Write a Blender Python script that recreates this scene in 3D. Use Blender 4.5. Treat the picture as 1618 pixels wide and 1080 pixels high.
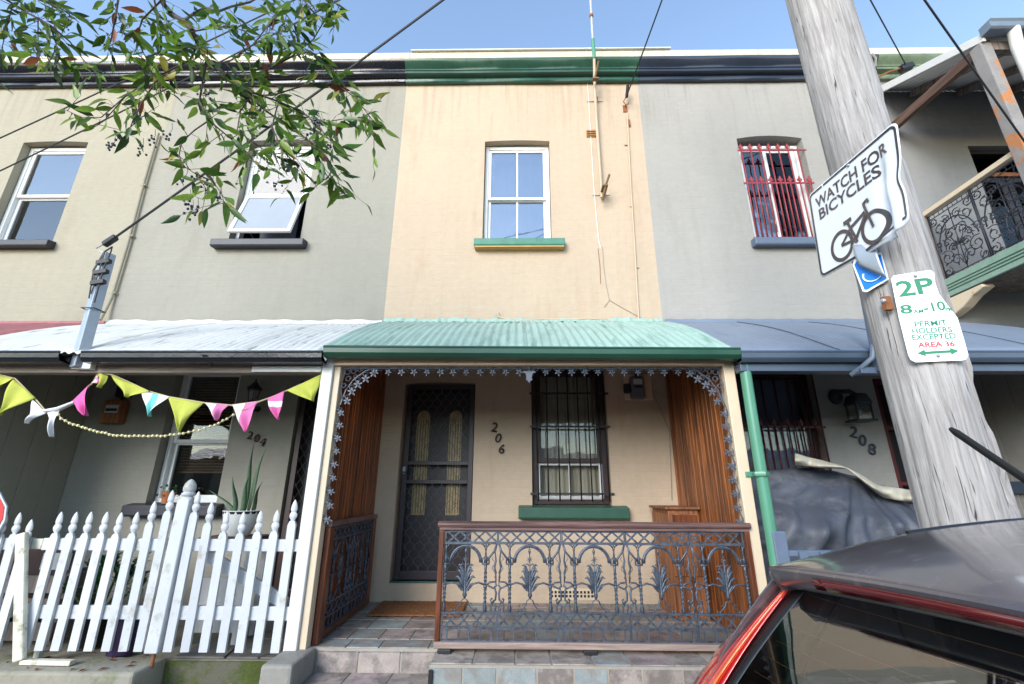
import bpy, bmesh, math, random
from mathutils import Vector, Matrix
R = math.radians
random.seed(7)
for o in list(bpy.data.objects): bpy.data.objects.remove(o)
scene = bpy.context.scene
COL = scene.collection
# ---------------------------------------------------------------- camera
W, H, F = 1618, 1080, 719.0
TH, YAW, ROLL = R(18.2), R(0.9), R(0.25)
CAM = Vector((0, -5.2, 1.6))
def ray(px, py):
    u, v = px-809, 540-py
    c, s = math.cos(ROLL), math.sin(ROLL)
    u, v = u*c-v*s, u*s+v*c
    f = F*math.cos(TH)-v*math.sin(TH); z = F*math.sin(TH)+v*math.cos(TH)
    cy, sy = math.cos(YAW), math.sin(YAW)
    return Vector((u*cy-f*sy, u*sy+f*cy, z))
def onY(px, py, Y):
    d = ray(px, py); return CAM+d*((Y-CAM.y)/d.y)
def onX(px, py, X):
    d = ray(px, py); return CAM+d*((X-CAM.x)/d.x)
def onP(px, py, O, N):
    d = ray(px, py); return CAM+d*((O-CAM).dot(N)/d.dot(N))
fw = ray(809, 540).normalized(); rt = (ray(900, 540)-ray(809, 540)).normalized(); up = rt.cross(fw)
cd = bpy.data.cameras.new('camera'); cam = bpy.data.objects.new('camera', cd); COL.objects.link(cam)
cam.matrix_world = Matrix.Translation(CAM) @ Matrix((rt, up, -fw)).transposed().to_4x4()
cd.sensor_width = 36; cd.lens = F/W*36; cd.clip_start = .02; cd.clip_end = 2000
scene.camera = cam
# ---------------------------------------------------------------- sky, sun, exposure
SUN_EL, SUN_AZ = 24, -26        # sun behind the camera, to the left
sd = Vector((math.sin(R(SUN_AZ))*math.cos(R(SUN_EL)), -math.cos(R(SUN_AZ))*math.cos(R(SUN_EL)), math.sin(R(SUN_EL))))
world = bpy.data.worlds.new('World'); scene.world = world; world.use_nodes = True
nt = world.node_tree; nt.nodes.clear()
sky = nt.nodes.new('ShaderNodeTexSky'); sky.sky_type = 'NISHITA'; sky.sun_disc = False
sky.sun_elevation = R(SUN_EL); sky.sun_rotation = math.atan2(sd.x, sd.y)
sky.altitude = 0; sky.air_density = 1.0; sky.dust_density = .15; sky.ozone_density = .4
bg = nt.nodes.new('ShaderNodeBackground'); bg.inputs['Strength'].default_value = .15
wo = nt.nodes.new('ShaderNodeOutputWorld')
nt.links.new(sky.outputs[0], bg.inputs[0]); nt.links.new(bg.outputs[0], wo.inputs[0])
sl = bpy.data.lights.new('sun', 'SUN'); sl.energy = 1.5; sl.angle = R(30); sl.color = (1, .98, .95)
so = bpy.data.objects.new('sun', sl); COL.objects.link(so); so.location = (2, -10, 12)
so.rotation_euler = sd.to_track_quat('Z', 'Y').to_euler()
vs = scene.view_settings; vs.view_transform = 'Standard'; vs.look = 'None'; vs.gamma = 1; vs.use_curve_mapping = False
vs.exposure = 1.55
# ---------------------------------------------------------------- materials
def lin(c):
    return tuple((x/12.92 if x <= .04045 else ((x+.055)/1.055)**2.4) for x in [k/255 for k in c])
MATS = {}
def mat(name, rgb, rough=.6, var=.12, scale=3, bump=0, bscale=50, metal=0, spec=.5, rnd=0, stretch=None, dirt=None, dscale=2.0, dthr=.58, dstretch=(1, 1, 1), coat=0, sat=0, dsoft=.12, fine=0):
    """paint/metal/fabric: base colour with blotchy variation, optional worn or dirty patches and fine relief"""
    m = bpy.data.materials.new(name); m.use_nodes = True; MATS[name] = m
    t = m.node_tree; N = t.nodes; L = t.links; b = N['Principled BSDF']
    tc = N.new('ShaderNodeTexCoord'); co = tc.outputs['Object']
    oi = N.new('ShaderNodeObjectInfo')
    mp = N.new('ShaderNodeMapping'); L.new(co, mp.inputs[0])
    if stretch: mp.inputs['Scale'].default_value = stretch
    if rnd:
        ad = N.new('ShaderNodeVectorMath'); ad.operation = 'ADD'; L.new(co, ad.inputs[0])
        sc = N.new('ShaderNodeVectorMath'); sc.operation = 'SCALE'; cmb = N.new('ShaderNodeCombineXYZ')
        for k in range(3): L.new(oi.outputs['Random'], cmb.inputs[k])
        sc.inputs['Scale'].default_value = 37; L.new(cmb.outputs[0], sc.inputs[0]); L.new(sc.outputs[0], ad.inputs[1]); L.new(ad.outputs[0], mp.inputs[0]); co = ad.outputs[0]
    no = N.new('ShaderNodeTexNoise'); no.inputs['Scale'].default_value = scale; no.inputs['Detail'].default_value = 6; no.inputs['Roughness'].default_value = .62
    L.new(mp.outputs[0], no.inputs[0])
    hs = N.new('ShaderNodeHueSaturation'); c = lin(rgb); hs.inputs['Color'].default_value = (*c, 1)
    mr = N.new('ShaderNodeMapRange'); mr.inputs[1].default_value = .3; mr.inputs[2].default_value = .7; mr.inputs[3].default_value = 1-var; mr.inputs[4].default_value = 1+var
    L.new(no.outputs[0], mr.inputs[0]); val = mr.outputs[0]
    if rnd:
        m2 = N.new('ShaderNodeMapRange'); m2.inputs[3].default_value = 1-rnd; m2.inputs[4].default_value = 1+rnd
        L.new(oi.outputs['Random'], m2.inputs[0])
        mu = N.new('ShaderNodeMath'); mu.operation = 'MULTIPLY'; L.new(val, mu.inputs[0]); L.new(m2.outputs[0], mu.inputs[1]); val = mu.outputs[0]
        if sat:
            m3 = N.new('ShaderNodeMapRange'); m3.inputs[3].default_value = .5-sat; m3.inputs[4].default_value = .5+sat
            fr = N.new('ShaderNodeMath'); fr.operation = 'MULTIPLY'; fr.inputs[1].default_value = 7.31; L.new(oi.outputs['Random'], fr.inputs[0])
            f2 = N.new('ShaderNodeMath'); f2.operation = 'FRACT'; L.new(fr.outputs[0], f2.inputs[0]); L.new(f2.outputs[0], m3.inputs[0]); L.new(m3.outputs[0], hs.inputs['Hue'])
    if fine:
        n4 = N.new('ShaderNodeTexNoise'); n4.inputs['Scale'].default_value = scale*12; n4.inputs['Detail'].default_value = 4; L.new(mp.outputs[0], n4.inputs[0])
        m4 = N.new('ShaderNodeMapRange'); m4.inputs[1].default_value = .3; m4.inputs[2].default_value = .7; m4.inputs[3].default_value = 1-fine; m4.inputs[4].default_value = 1+fine
        L.new(n4.outputs[0], m4.inputs[0]); mu = N.new('ShaderNodeMath'); mu.operation = 'MULTIPLY'; L.new(val, mu.inputs[0]); L.new(m4.outputs[0], mu.inputs[1]); val = mu.outputs[0]
    L.new(val, hs.inputs['Value']); col = hs.outputs[0]; fac = None
    if dirt:
        dm = N.new('ShaderNodeMapping'); dm.inputs['Scale'].default_value = dstretch; L.new(co, dm.inputs[0])
        dn = N.new('ShaderNodeTexNoise'); dn.inputs['Scale'].default_value = dscale; dn.inputs['Detail'].default_value = 8; dn.inputs['Roughness'].default_value = .68; L.new(dm.outputs[0], dn.inputs[0])
        dr = N.new('ShaderNodeMapRange'); dr.inputs[1].default_value = dthr; dr.inputs[2].default_value = dthr+dsoft; L.new(dn.outputs[0], dr.inputs[0])
        if len(dirt) == 4: dr.inputs[4].default_value = dirt[3]
        mx = N.new('ShaderNodeMix'); mx.data_type = 'RGBA'; L.new(dr.outputs[0], mx.inputs[0]); L.new(col, mx.inputs[6]); mx.inputs[7].default_value = (*lin(dirt[:3]), 1); col = mx.outputs[2]
    L.new(col, b.inputs['Base Color'])
    b.inputs['Roughness'].default_value = rough; b.inputs['Metallic'].default_value = metal; b.inputs['Specular IOR Level'].default_value = spec
    if coat: b.inputs['Coat Weight'].default_value = coat; b.inputs['Coat Roughness'].default_value = .08
    if bump:
        bn = N.new('ShaderNodeTexNoise'); bn.inputs['Scale'].default_value = bscale; bn.inputs['Detail'].default_value = 5; L.new(mp.outputs[0], bn.inputs[0])
        bp = N.new('ShaderNodeBump'); bp.inputs['Strength'].default_value = bump; bp.inputs['Distance'].default_value = .01
        L.new(bn.outputs[0], bp.inputs['Height']); L.new(bp.outputs[0], b.inputs['Normal'])
    return m
def render_wall(name, rgb, stain=(120, 96, 60)):
    """painted stucco: trowel relief, faint patches, a few drip stains"""
    m = mat(name, rgb, .75, .045, 1.1, 0, dirt=(*stain, .34), dscale=1.3, dthr=.55, dstretch=(2.2, 2.2, .55), dsoft=.25, fine=.025)
    t = m.node_tree; N = t.nodes; L = t.links; b = N['Principled BSDF']
    tc = N.new('ShaderNodeTexCoord')
    mp = N.new('ShaderNodeMapping'); mp.inputs['Scale'].default_value = (1, 1, 1.7); L.new(tc.outputs['Object'], mp.inputs[0])
    a = N.new('ShaderNodeTexNoise'); a.inputs['Scale'].default_value = 7; a.inputs['Detail'].default_value = 7; a.inputs['Roughness'].default_value = .6; L.new(mp.outputs[0], a.inputs[0])
    c = N.new('ShaderNodeTexNoise'); c.inputs['Scale'].default_value = 160; c.inputs['Detail'].default_value = 3; L.new(tc.outputs['Object'], c.inputs[0])
    mu = N.new('ShaderNodeMath'); mu.operation = 'MULTIPLY_ADD'; L.new(c.outputs[0], mu.inputs[0]); mu.inputs[1].default_value = .12; L.new(a.outputs[0], mu.inputs[2])
    sx = N.new('ShaderNodeSeparateXYZ'); L.new(tc.outputs['Object'], sx.inputs[0]); cx = N.new('ShaderNodeCombineXYZ'); L.new(sx.outputs[0], cx.inputs[0]); L.new(sx.outputs[2], cx.inputs[1])
    br = N.new('ShaderNodeTexBrick'); br.inputs['Scale'].default_value = 1; br.inputs['Brick Width'].default_value = .24; br.inputs['Row Height'].default_value = .086; br.inputs['Mortar Size'].default_value = .012; br.inputs['Mortar Smooth'].default_value = 1
    br.inputs['Color1'].default_value = (1, 1, 1, 1); br.inputs['Color2'].default_value = (.8, .8, .8, 1); br.inputs['Mortar'].default_value = (0, 0, 0, 1); L.new(cx.outputs[0], br.inputs['Vector'])
    m5 = N.new('ShaderNodeMath'); m5.operation = 'MULTIPLY_ADD'; L.new(br.outputs[0], m5.inputs[0]); m5.inputs[1].default_value = .10; L.new(mu.outputs[0], m5.inputs[2]); mu = m5
    # rain streaks running down from the cornice, thin and uneven
    sm_ = N.new('ShaderNodeMapping'); sm_.inputs['Scale'].default_value = (9, 9, .5); L.new(tc.outputs['Object'], sm_.inputs[0])
    sn_ = N.new('ShaderNodeTexNoise'); sn_.inputs['Scale'].default_value = 1; sn_.inputs['Detail'].default_value = 6; sn_.inputs['Roughness'].default_value = .7; L.new(sm_.outputs[0], sn_.inputs[0])
    s1 = N.new('ShaderNodeMapRange'); s1.inputs[1].default_value = .5; s1.inputs[2].default_value = .72; L.new(sn_.outputs[0], s1.inputs[0])
    s2 = N.new('ShaderNodeMapRange'); s2.inputs[1].default_value = 6.2; s2.inputs[2].default_value = 7.35; s2.inputs[3].default_value = .06; s2.inputs[4].default_value = .34; L.new(sx.outputs[2], s2.inputs[0])
    s3 = N.new('ShaderNodeMath'); s3.operation = 'MULTIPLY'; L.new(s1.outputs[0], s3.inputs[0]); L.new(s2.outputs[0], s3.inputs[1])
    src = b.inputs['Base Color'].links[0].from_socket; mx = N.new('ShaderNodeMix'); mx.data_type = 'RGBA'; L.new(s3.outputs[0], mx.inputs[0]); L.new(src, mx.inputs[6]); mx.inputs[7].default_value = (*lin([k*.62 for k in stain]), 1); L.new(mx.outputs[2], b.inputs['Base Color'])
    bp = N.new('ShaderNodeBump'); bp.inputs['Strength'].default_value = .45; bp.inputs['Distance'].default_value = .02
    L.new(mu.outputs[0], bp.inputs['Height']); L.new(bp.outputs[0], b.inputs['Normal'])
    return m
def glass_mat(name, tint=(.9, .93, .95), refl=.1, rough=.01, dark=0):
    """window glass: clear, with a mirror-like reflection that grows at grazing angles"""
    m = bpy.data.materials.new(name); m.use_nodes = True; MATS[name] = m
    t = m.node_tree; N = t.nodes; L = t.links; N.clear()
    o = N.new('ShaderNodeOutputMaterial'); tr = N.new('ShaderNodeBsdfTransparent'); tr.inputs[0].default_value = (*tint, 1)
    g = N.new('ShaderNodeBsdfGlossy'); g.inputs['Roughness'].default_value = rough
    fr = N.new('ShaderNodeFresnel'); fr.inputs[0].default_value = 1.5
    tc = N.new('ShaderNodeTexCoord'); no = N.new('ShaderNodeTexNoise'); no.inputs['Scale'].default_value = 2.5; L.new(tc.outputs['Object'], no.inputs[0])
    bp = N.new('ShaderNodeBump'); bp.inputs['Strength'].default_value = .12; bp.inputs['Distance'].default_value = .02; L.new(no.outputs[0], bp.inputs['Height'])
    L.new(bp.outputs[0], g.inputs['Normal'])
    ma = N.new('ShaderNodeMath'); ma.operation = 'ADD'; ma.use_clamp = True; L.new(fr.outputs[0], ma.inputs[0]); ma.inputs[1].default_value = refl
    mx = N.new('ShaderNodeMixShader'); L.new(ma.outputs[0], mx.inputs[0]); L.new(tr.outputs[0], mx.inputs[1]); L.new(g.outputs[0], mx.inputs[2]); L.new(mx.outputs[0], o.inputs[0])
    return m
def wood_mat(name, a, b_, rough=.55, axis='Z', scale=14, rnd=.15, bump=.3, cracks=0):
    """grain drawn out along one axis between two tones"""
    m = bpy.data.materials.new(name); m.use_nodes = True; MATS[name] = m
    t = m.node_tree; N = t.nodes; L = t.links; b = N['Principled BSDF']
    tc = N.new('ShaderNodeTexCoord'); oi = N.new('ShaderNodeObjectInfo')
    mp = N.new('ShaderNodeMapping'); s = {'X': (.06, 1, 1), 'Y': (1, .06, 1), 'Z': (1, 1, .06)}[axis]; mp.inputs['Scale'].default_value = s
    cx = N.new('ShaderNodeCombineXYZ'); mm = N.new('ShaderNodeMath'); mm.operation = 'MULTIPLY'; mm.inputs[1].default_value = 23
    L.new(oi.outputs['Random'], mm.inputs[0])
    for k in range(3): L.new(mm.outputs[0], cx.inputs[k])
    L.new(cx.outputs[0], mp.inputs['Location']); L.new(tc.outputs['Object'], mp.inputs[0])
    n1 = N.new('ShaderNodeTexNoise'); n1.inputs['Scale'].default_value = scale; n1.inputs['Detail'].default_value = 8; n1.inputs['Roughness'].default_value = .7; n1.inputs['Distortion'].default_value = .6; L.new(mp.outputs[0], n1.inputs[0])
    cr = N.new('ShaderNodeValToRGB'); cr.color_ramp.elements[0].position = .36; cr.color_ramp.elements[1].position = .66
    cr.color_ramp.elements[0].color = (*lin(a), 1); cr.color_ramp.elements[1].color = (*lin(b_), 1); L.new(n1.outputs[0], cr.inputs[0])
    n2 = N.new('ShaderNodeTexNoise'); n2.inputs['Scale'].default_value = 1.6; n2.inputs['Detail'].default_value = 5; L.new(tc.outputs['Object'], n2.inputs[0])
    mr = N.new('ShaderNodeMapRange'); mr.inputs[1].default_value = .3; mr.inputs[2].default_value = .7; mr.inputs[3].default_value = .78; mr.inputs[4].default_value = 1.18; L.new(n2.outputs[0], mr.inputs[0])
    m2 = N.new('ShaderNodeMapRange'); m2.inputs[3].default_value = 1-rnd; m2.inputs[4].default_value = 1+rnd; L.new(oi.outputs['Random'], m2.inputs[0])
    mu = N.new('ShaderNodeMath'); mu.operation = 'MULTIPLY'; L.new(mr.outputs[0], mu.inputs[0]); L.new(m2.outputs[0], mu.inputs[1])
    hs = N.new('ShaderNodeHueSaturation'); L.new(mu.outputs[0], hs.inputs['Value']); L.new(cr.outputs[0], hs.inputs['Color'])
    col = hs.outputs[0]; hgt = n1.outputs[0]
    if cracks:
        mp2 = N.new('ShaderNodeMapping'); mp2.inputs['Scale'].default_value = {'X': (.05, 1, 1), 'Y': (1, .05, 1), 'Z': (1, 1, .05)}[axis]; L.new(tc.outputs['Object'], mp2.inputs[0])
        n3 = N.new('ShaderNodeTexNoise'); n3.inputs['Scale'].default_value = scale*1.3; n3.inputs['Detail'].default_value = 3; n3.inputs['Distortion'].default_value = 1.2; L.new(mp2.outputs[0], n3.inputs[0])
        r3 = N.new('ShaderNodeMapRange'); r3.inputs[1].default_value = .29; r3.inputs[2].default_value = .36; L.new(n3.outputs[0], r3.inputs[0])
        mx = N.new('ShaderNodeMix'); mx.data_type = 'RGBA'; L.new(r3.outputs[0], mx.inputs[0]); mx.inputs[6].default_value = (*lin([k*.42 for k in a]), 1); L.new(col, mx.inputs[7]); col = mx.outputs[2]
        ad = N.new('ShaderNodeMath'); ad.operation = 'MULTIPLY_ADD'; L.new(r3.outputs[0], ad.inputs[0]); ad.inputs[1].default_value = .8; L.new(n1.outputs[0], ad.inputs[2]); hgt = ad.outputs[0]
    L.new(col, b.inputs['Base Color']); b.inputs['Roughness'].default_value = rough
    bp = N.new('ShaderNodeBump'); bp.inputs['Strength'].default_value = bump; bp.inputs['Distance'].default_value = .008; L.new(hgt, bp.inputs['Height']); L.new(bp.outputs[0], b.inputs['Normal'])
    return m
def two_tone(name, a, b_, lo, hi, axis=0):
    """printed cloth: a broad stripe of the second colour across the first (local X from 0 to 1)"""
    m = mat(name, a, .8, .06, 20); t = m.node_tree; N = t.nodes; L = t.links; b = N['Principled BSDF']
    src = b.inputs['Base Color'].links[0].from_socket
    tc = N.new('ShaderNodeTexCoord'); sx = N.new('ShaderNodeSeparateXYZ'); L.new(tc.outputs['Generated'], sx.inputs[0])
    g = N.new('ShaderNodeMath'); g.operation = 'GREATER_THAN'; g.inputs[1].default_value = lo; L.new(sx.outputs[axis], g.inputs[0])
    l = N.new('ShaderNodeMath'); l.operation = 'LESS_THAN'; l.inputs[1].default_value = hi; L.new(sx.outputs[axis], l.inputs[0])
    a2 = N.new('ShaderNodeMath'); a2.operation = 'MULTIPLY'; L.new(g.outputs[0], a2.inputs[0]); L.new(l.outputs[0], a2.inputs[1])
    mx = N.new('ShaderNodeMix'); mx.data_type = 'RGBA'; L.new(a2.outputs[0], mx.inputs[0]); L.new(src, mx.inputs[6]); mx.inputs[7].default_value = (*lin(b_), 1); L.new(mx.outputs[2], b.inputs['Base Color'])
    return m
M = MATS
render_wall('stucco_206', (180, 160, 137), (150, 105, 60)); render_wall('stucco_204', (142, 138, 126), (110, 100, 84))
render_wall('stucco_208', (152, 148, 141), (120, 112, 98)); render_wall('stucco_202', (152, 145, 126), (130, 112, 78)); render_wall('stucco_210', (128, 127, 126), (70, 68, 66))
render_wall('parapet_cream', (200, 188, 165), (95, 84, 68)); render_wall('parapet_grey', (186, 180, 168), (95, 88, 78)); render_wall('parapet_worn', (206, 196, 176), (70, 58, 48))
mat('gloss_black', (27, 28, 36), .22, .2, 5, .15, 20, dirt=(60, 58, 58, .5), dthr=.6, dscale=3, dstretch=(3, 3, .6))
mat('gloss_navy', (45, 52, 66), .28, .12, 4, .1, 20)
mat('cornice_green', (44, 80, 64), .3, .2, 4, .12, 20, dirt=(26, 52, 42, .6), dthr=.55, dscale=3, dstretch=(3, 3, .5))
mat('cornice_green_pale', (96, 112, 88), .5, .25, 6, dirt=(150, 140, 110), dthr=.58)
mat('trim_green', (42, 78, 62), .4, .12, 8, .1, 30); mat('sill_green', (66, 118, 98), .5, .16, 9, .15, 40, dirt=(50, 96, 78), dthr=.6, dscale=10)
mat('sill_ochre', (176, 140, 80), .6, .12, 8)
mat('gutter_green', (38, 76, 60), .3, .1, 4); mat('pipe_green', (76, 134, 108), .38, .07, 3)
mat('roof_green', (146, 172, 160), .55, .1, 3, dirt=(106, 138, 124, .8), dscale=5, dthr=.52, dstretch=(3, .35, .35))
mat('roof_white', (208, 206, 200), .6, .1, 4, dirt=(120, 116, 106, .75), dscale=5, dthr=.56, dstretch=(3, .5, .5))
mat('roof_pink', (158, 98, 98), .65, .14, 5, dirt=(120, 70, 72, .7), dscale=4, dthr=.52, dstretch=(3, .5, .5))
mat('roof_slate', (112, 122, 136), .42, .07, 3, dirt=(86, 96, 110, .5), dscale=3, dthr=.56, dstretch=(2, .4, .4)); mat('roof_pale', (176, 174, 170), .6, .08, 3)
mat('slate_paint', (74, 86, 102), .42, .08, 4); mat('slate_sill', (92, 104, 122), .5, .08, 6, dirt=(60, 68, 80), dthr=.63, dscale=9)
mat('black_sill', (42, 44, 52), .5, .14, 8, .15, 40, dirt=(90, 90, 92, .5), dthr=.62, dscale=8)
mat('white_paint', (206, 205, 202), .42, .05, 5, .1, 60, dirt=(176, 172, 160, .5), dscale=4, dthr=.6); mat('white_frame', (220, 220, 218), .4, .05, 6, dirt=(150, 146, 138, .5), dscale=9, dthr=.63)
mat('fence_white', (194, 195, 196), .4, .05, 6, .12, 60, rnd=.05, dirt=(150, 142, 122, .7), dscale=7, dthr=.56)
mat('fence_worn', (206, 202, 182), .6, .14, 8, .3, 40, dirt=(108, 100, 66, .9), dscale=9, dthr=.54)
mat('cream_paint', (204, 185, 158), .5, .07, 4, .1, 50, dirt=(150, 116, 80, .6), dscale=6, dthr=.62)
mat('beam_cream', (226, 196, 164), .55, .08, 3, dirt=(96, 70, 50, .7), dscale=7, dthr=.63, dstretch=(.4, 1, 2))
wood_mat('beam_grey', (136, 120, 108), (184, 168, 156), .8, 'X', 20, .1, .5)
wood_mat('lining_wood', (62, 27, 9), (158, 82, 32), .42, 'Z', 26, .42, .25)
wood_mat('lining_wood_worn', (66, 34, 14), (168, 98, 48), .5, 'Z', 26, .42, .35)
wood_mat('rail_wood', (74, 52, 48), (128, 98, 92), .4, 'X', 30, .05, .2); wood_mat('gate_wood', (60, 28, 16), (116, 62, 36), .35, 'Z', 30, .08, .2); wood_mat('base_wood', (112, 92, 84), (160, 140, 128), .75, 'X', 24, .05, .4)
wood_mat('box_wood', (88, 48, 24), (164, 104, 62), .6, 'Z', 24, .15, .4)
wood_mat('pole_wood', (134, 128, 124), (176, 170, 166), .9, 'Z', 46, 0, .7, cracks=1)
wood_mat('old_wood', (78, 70, 66), (140, 130, 122), .85, 'Z', 20, .1, .6, cracks=1); wood_mat('brown_beam', (58, 40, 32), (112, 84, 70), .8, 'Y', 20, .1, .5)
mat('peeling_post', (132, 128, 126), .8, .15, 6, .4, 30, dirt=(168, 112, 70), dscale=3.4, dthr=.52, dsoft=.03)
mat('iron', (80, 87, 98), .42, .2, 30, .2, 80, metal=.35, dirt=(36, 40, 48, .7), dscale=22, dthr=.5); mat('iron_light', (86, 92, 102), .5, .2, 30, metal=.2, dirt=(70, 76, 88, .8), dscale=25, dthr=.52)
mat('iron_dark', (40, 43, 52), .45, .2, 20, metal=.3); mat('bar_black', (30, 28, 30), .45, .1, 8); mat('bar_red', (150, 58, 62), .45, .1, 8, dirt=(92, 34, 38), dthr=.6, dscale=14); mat('bar_maroon', (84, 24, 24), .45, .12, 8)
mat('door_dark', (30, 26, 32), .45, .12, 6); mat('screen_frame', (50, 40, 43), .42, .1, 6); mat('wire', (128, 118, 104), .45, .1, 30, metal=.4); mat('wire_dark', (96, 90, 84), .5, .1, 30, metal=.3)
mat('window_wood', (52, 30, 28), .45, .12, 8); mat('curtain', (190, 178, 156), .9, .12, 3, stretch=(8, 8, .3)); mat('blind', (98, 92, 84), .6, .1, 5); mat('blind_brown', (120, 84, 54), .6, .15, 3); mat('sheer', (120, 124, 140), .9, .06, 2)
mat('room_dark', (30, 28, 30), .9, .1, 2); mat('amber_glass', (150, 128, 84), .35, .25, 14, .4, 60)
glass_mat('glass', (.85, .88, .9), .14); glass_mat('glass_clear', (.9, .92, .93), .0); glass_mat('glass_sky', (.75, .8, .85), .32, .02)
mat('mortar', (150, 142, 130), .9, .1, 12, .3, 60)
mat('slate_tile', (150, 137, 130), .62, .16, 9, .5, 18, rnd=.13, sat=.03, dirt=(106, 98, 92, .85), dscale=6, dthr=.46, fine=.14)
mat('slate_tile_cool', (132, 138, 136), .62, .16, 9, .5, 18, rnd=.10, sat=.03, dirt=(126, 112, 100, .8), dscale=6, dthr=.48, fine=.08)
mat('paver', (120, 116, 110), .85, .15, 6, .5, 30, rnd=.1)
mat('concrete', (146, 140, 124), .9, .14, 4, .5, 40, dirt=(84, 98, 34, .85), dscale=3, dthr=.53, dsoft=.16); mat('moss', (74, 84, 34), .95, .4, 7, .8, 60, dirt=(98, 94, 80), dscale=4, dthr=.48); mat('stub', (120, 94, 62), .8, .2, 20, dirt=(120, 84, 50), dthr=.58, dscale=20); mat('fascia_green', (124, 148, 132), .5, .1, 6, dirt=(90, 116, 100), dthr=.6, dscale=8)
mat('stone', (134, 130, 122), .85, .14, 8, .5, 40, dirt=(90, 88, 82), dscale=7, dthr=.56)
mat('asphalt', (62, 62, 64), .9, .15, 8, .5, 150); mat('footpath', (128, 124, 118), .9, .1, 3, .4, 80); mat('kerb', (140, 136, 128), .9, .12, 5, .4, 60)
mat('coir', (128, 82, 44), .95, .3, 30, .8, 160); mat('mat_edge', (52, 44, 40), .8)
mat('galv', (150, 158, 168), .42, .08, 10, metal=.35); mat('galv_paint', (104, 116, 130), .45, .08, 8); mat('rust', (134, 84, 50), .85, .25, 20, dirt=(96, 54, 30), dthr=.55, dscale=20)
mat('cable', (26, 26, 30), .55, .1, 5); mat('cable_grey', (124, 118, 108), .6, .1, 5); mat('cream_pipe', (182, 162, 138), .6, .07, 4, dirt=(140, 112, 78, .6), dscale=12, dthr=.64)
mat('mast_grey', (172, 172, 174), .45, .1, 6); mat('vent_ochre', (170, 128, 76), .7, .1, 8); mat('hole_dark', (40, 30, 22), .9)
mat('meter_grey', (96, 100, 108), .4, .06, 8); mat('meter_black', (28, 28, 30), .4); mat('meter_face', (190, 192, 194), .4)
mat('bronze_number', (74, 46, 36), .4, .1, 10, metal=.3); mat('black_number', (40, 30, 24), .4); mat('navy_number', (60, 66, 82), .5)
mat('lamp_black', (26, 26, 30), .5); mat('lamp_green', (46, 58, 60), .5); glass_mat('lamp_glass', (.8, .8, .75), .1, .2)
mat('cloth_lime', (176, 180, 74), .85, .12, 9, dirt=(150, 160, 60, .5), dscale=6); mat('cloth_white', (226, 224, 226), .85, .06, 9); mat('cloth_pink', (214, 92, 156), .85, .12, 9)
two_tone('cloth_teal', (228, 228, 226), (112, 196, 190), .38, .6); two_tone('cloth_half_pink', (228, 226, 228), (224, 120, 172), .5, 2); two_tone('cloth_pink_print', (214, 104, 160), (232, 214, 226), .42, .62, 2)
mat('string', (190, 176, 140), .8); mat('bead', (214, 202, 150), .4)
mat('pot_white', (224, 222, 216), .35, .04, 8); mat('pot_black', (24, 24, 26), .5); mat('pot_purple', (54, 40, 74), .4); mat('pot_terracotta', (166, 102, 64), .8, .15, 8); mat('soil', (52, 40, 32), .95)
mat('leaf_snake', (70, 96, 66), .4, .3, 30, stretch=(1, 1, 4)); mat('leaf_jade', (46, 96, 46), .35, .2, 20, rnd=.2); mat('weed', (92, 140, 44), .6, .25, 12)
for nm, rgb in (('leaf_a', (92, 124, 40)), ('leaf_b', (66, 100, 34)), ('leaf_c', (128, 154, 58)), ('leaf_d', (46, 72, 36)), ('leaf_brown', (132, 66, 44)), ('leaf_yellow', (160, 150, 70))):
    m = mat(nm, rgb, .38, .16, 12, rnd=.22, sat=.012); m.node_tree.nodes['Principled BSDF'].inputs['Subsurface Weight'].default_value = 0
    t = m.node_tree; b = t.nodes['Principled BSDF']; tl = t.nodes.new('ShaderNodeBsdfTranslucent'); mx = t.nodes.new('ShaderNodeMixShader'); mx.inputs[0].default_value = .45
    t.links.new(b.inputs['Base Color'].links[0].from_socket, tl.inputs[0]); o_ = t.nodes['Material Output']
    t.links.new(b.outputs[0], mx.inputs[1]); t.links.new(tl.outputs[0], mx.inputs[2]); t.links.new(mx.outputs[0], o_.inputs[0])
mat('bark', (78, 64, 58), .85, .25, 20, .5, 60); mat('berry', (34, 40, 66), .35, .2, 30)
mat('tarp', (74, 77, 86), .55, .14, 5, .6, 14, dirt=(112, 110, 110, .55), dscale=4, dthr=.52, dstretch=(1, 1, 2)); mat('canvas', (196, 186, 164), .8, .1, 6, .3, 40, dirt=(150, 136, 108, .6), dscale=7, dthr=.57)
mat('sign_white', (224, 228, 234), .4, .04, 6, dirt=(170, 174, 182, .5), dscale=4, dthr=.6); mat('sign_black', (34, 34, 42), .4, .1, 9); mat('sign_brown', (66, 56, 58), .45, .1, 9); mat('sign_back', (156, 162, 168), .4, .08, 8, metal=.4)
mat('sign_green', (10, 118, 78), .45, .05, 9); mat('sign_red', (190, 40, 40), .45, .05, 9); mat('sign_blue', (20, 118, 214), .4, .05, 9); mat('sign_face', (238, 241, 240), .4, .03, 6)
mat('car_paint', (98, 93, 98), .28, .05, 2, metal=.5, coat=.7, dirt=(150, 146, 144, .55), dscale=16, dthr=.56, dstretch=(1, 1.6, 1)); mat('car_black', (16, 16, 18), .35); mat('rubber', (22, 22, 22), .85); mat('rim', (150, 152, 156), .35, metal=.8)
mat('car_seat', (44, 44, 48), .9, .1, 10); mat('car_trim', (168, 168, 164), .8, .06, 3); mat('lens_red', (176, 24, 22), .08, .1, 6, coat=1); mat('lens_orange', (232, 96, 30), .08, .1, 6, coat=1); mat('lens_dark', (84, 14, 20), .12, .1, 6, coat=1); mat('lens_edge', (222, 60, 44), .1, .1, 6, coat=1); mat('heater', (150, 92, 52), .6)
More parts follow.
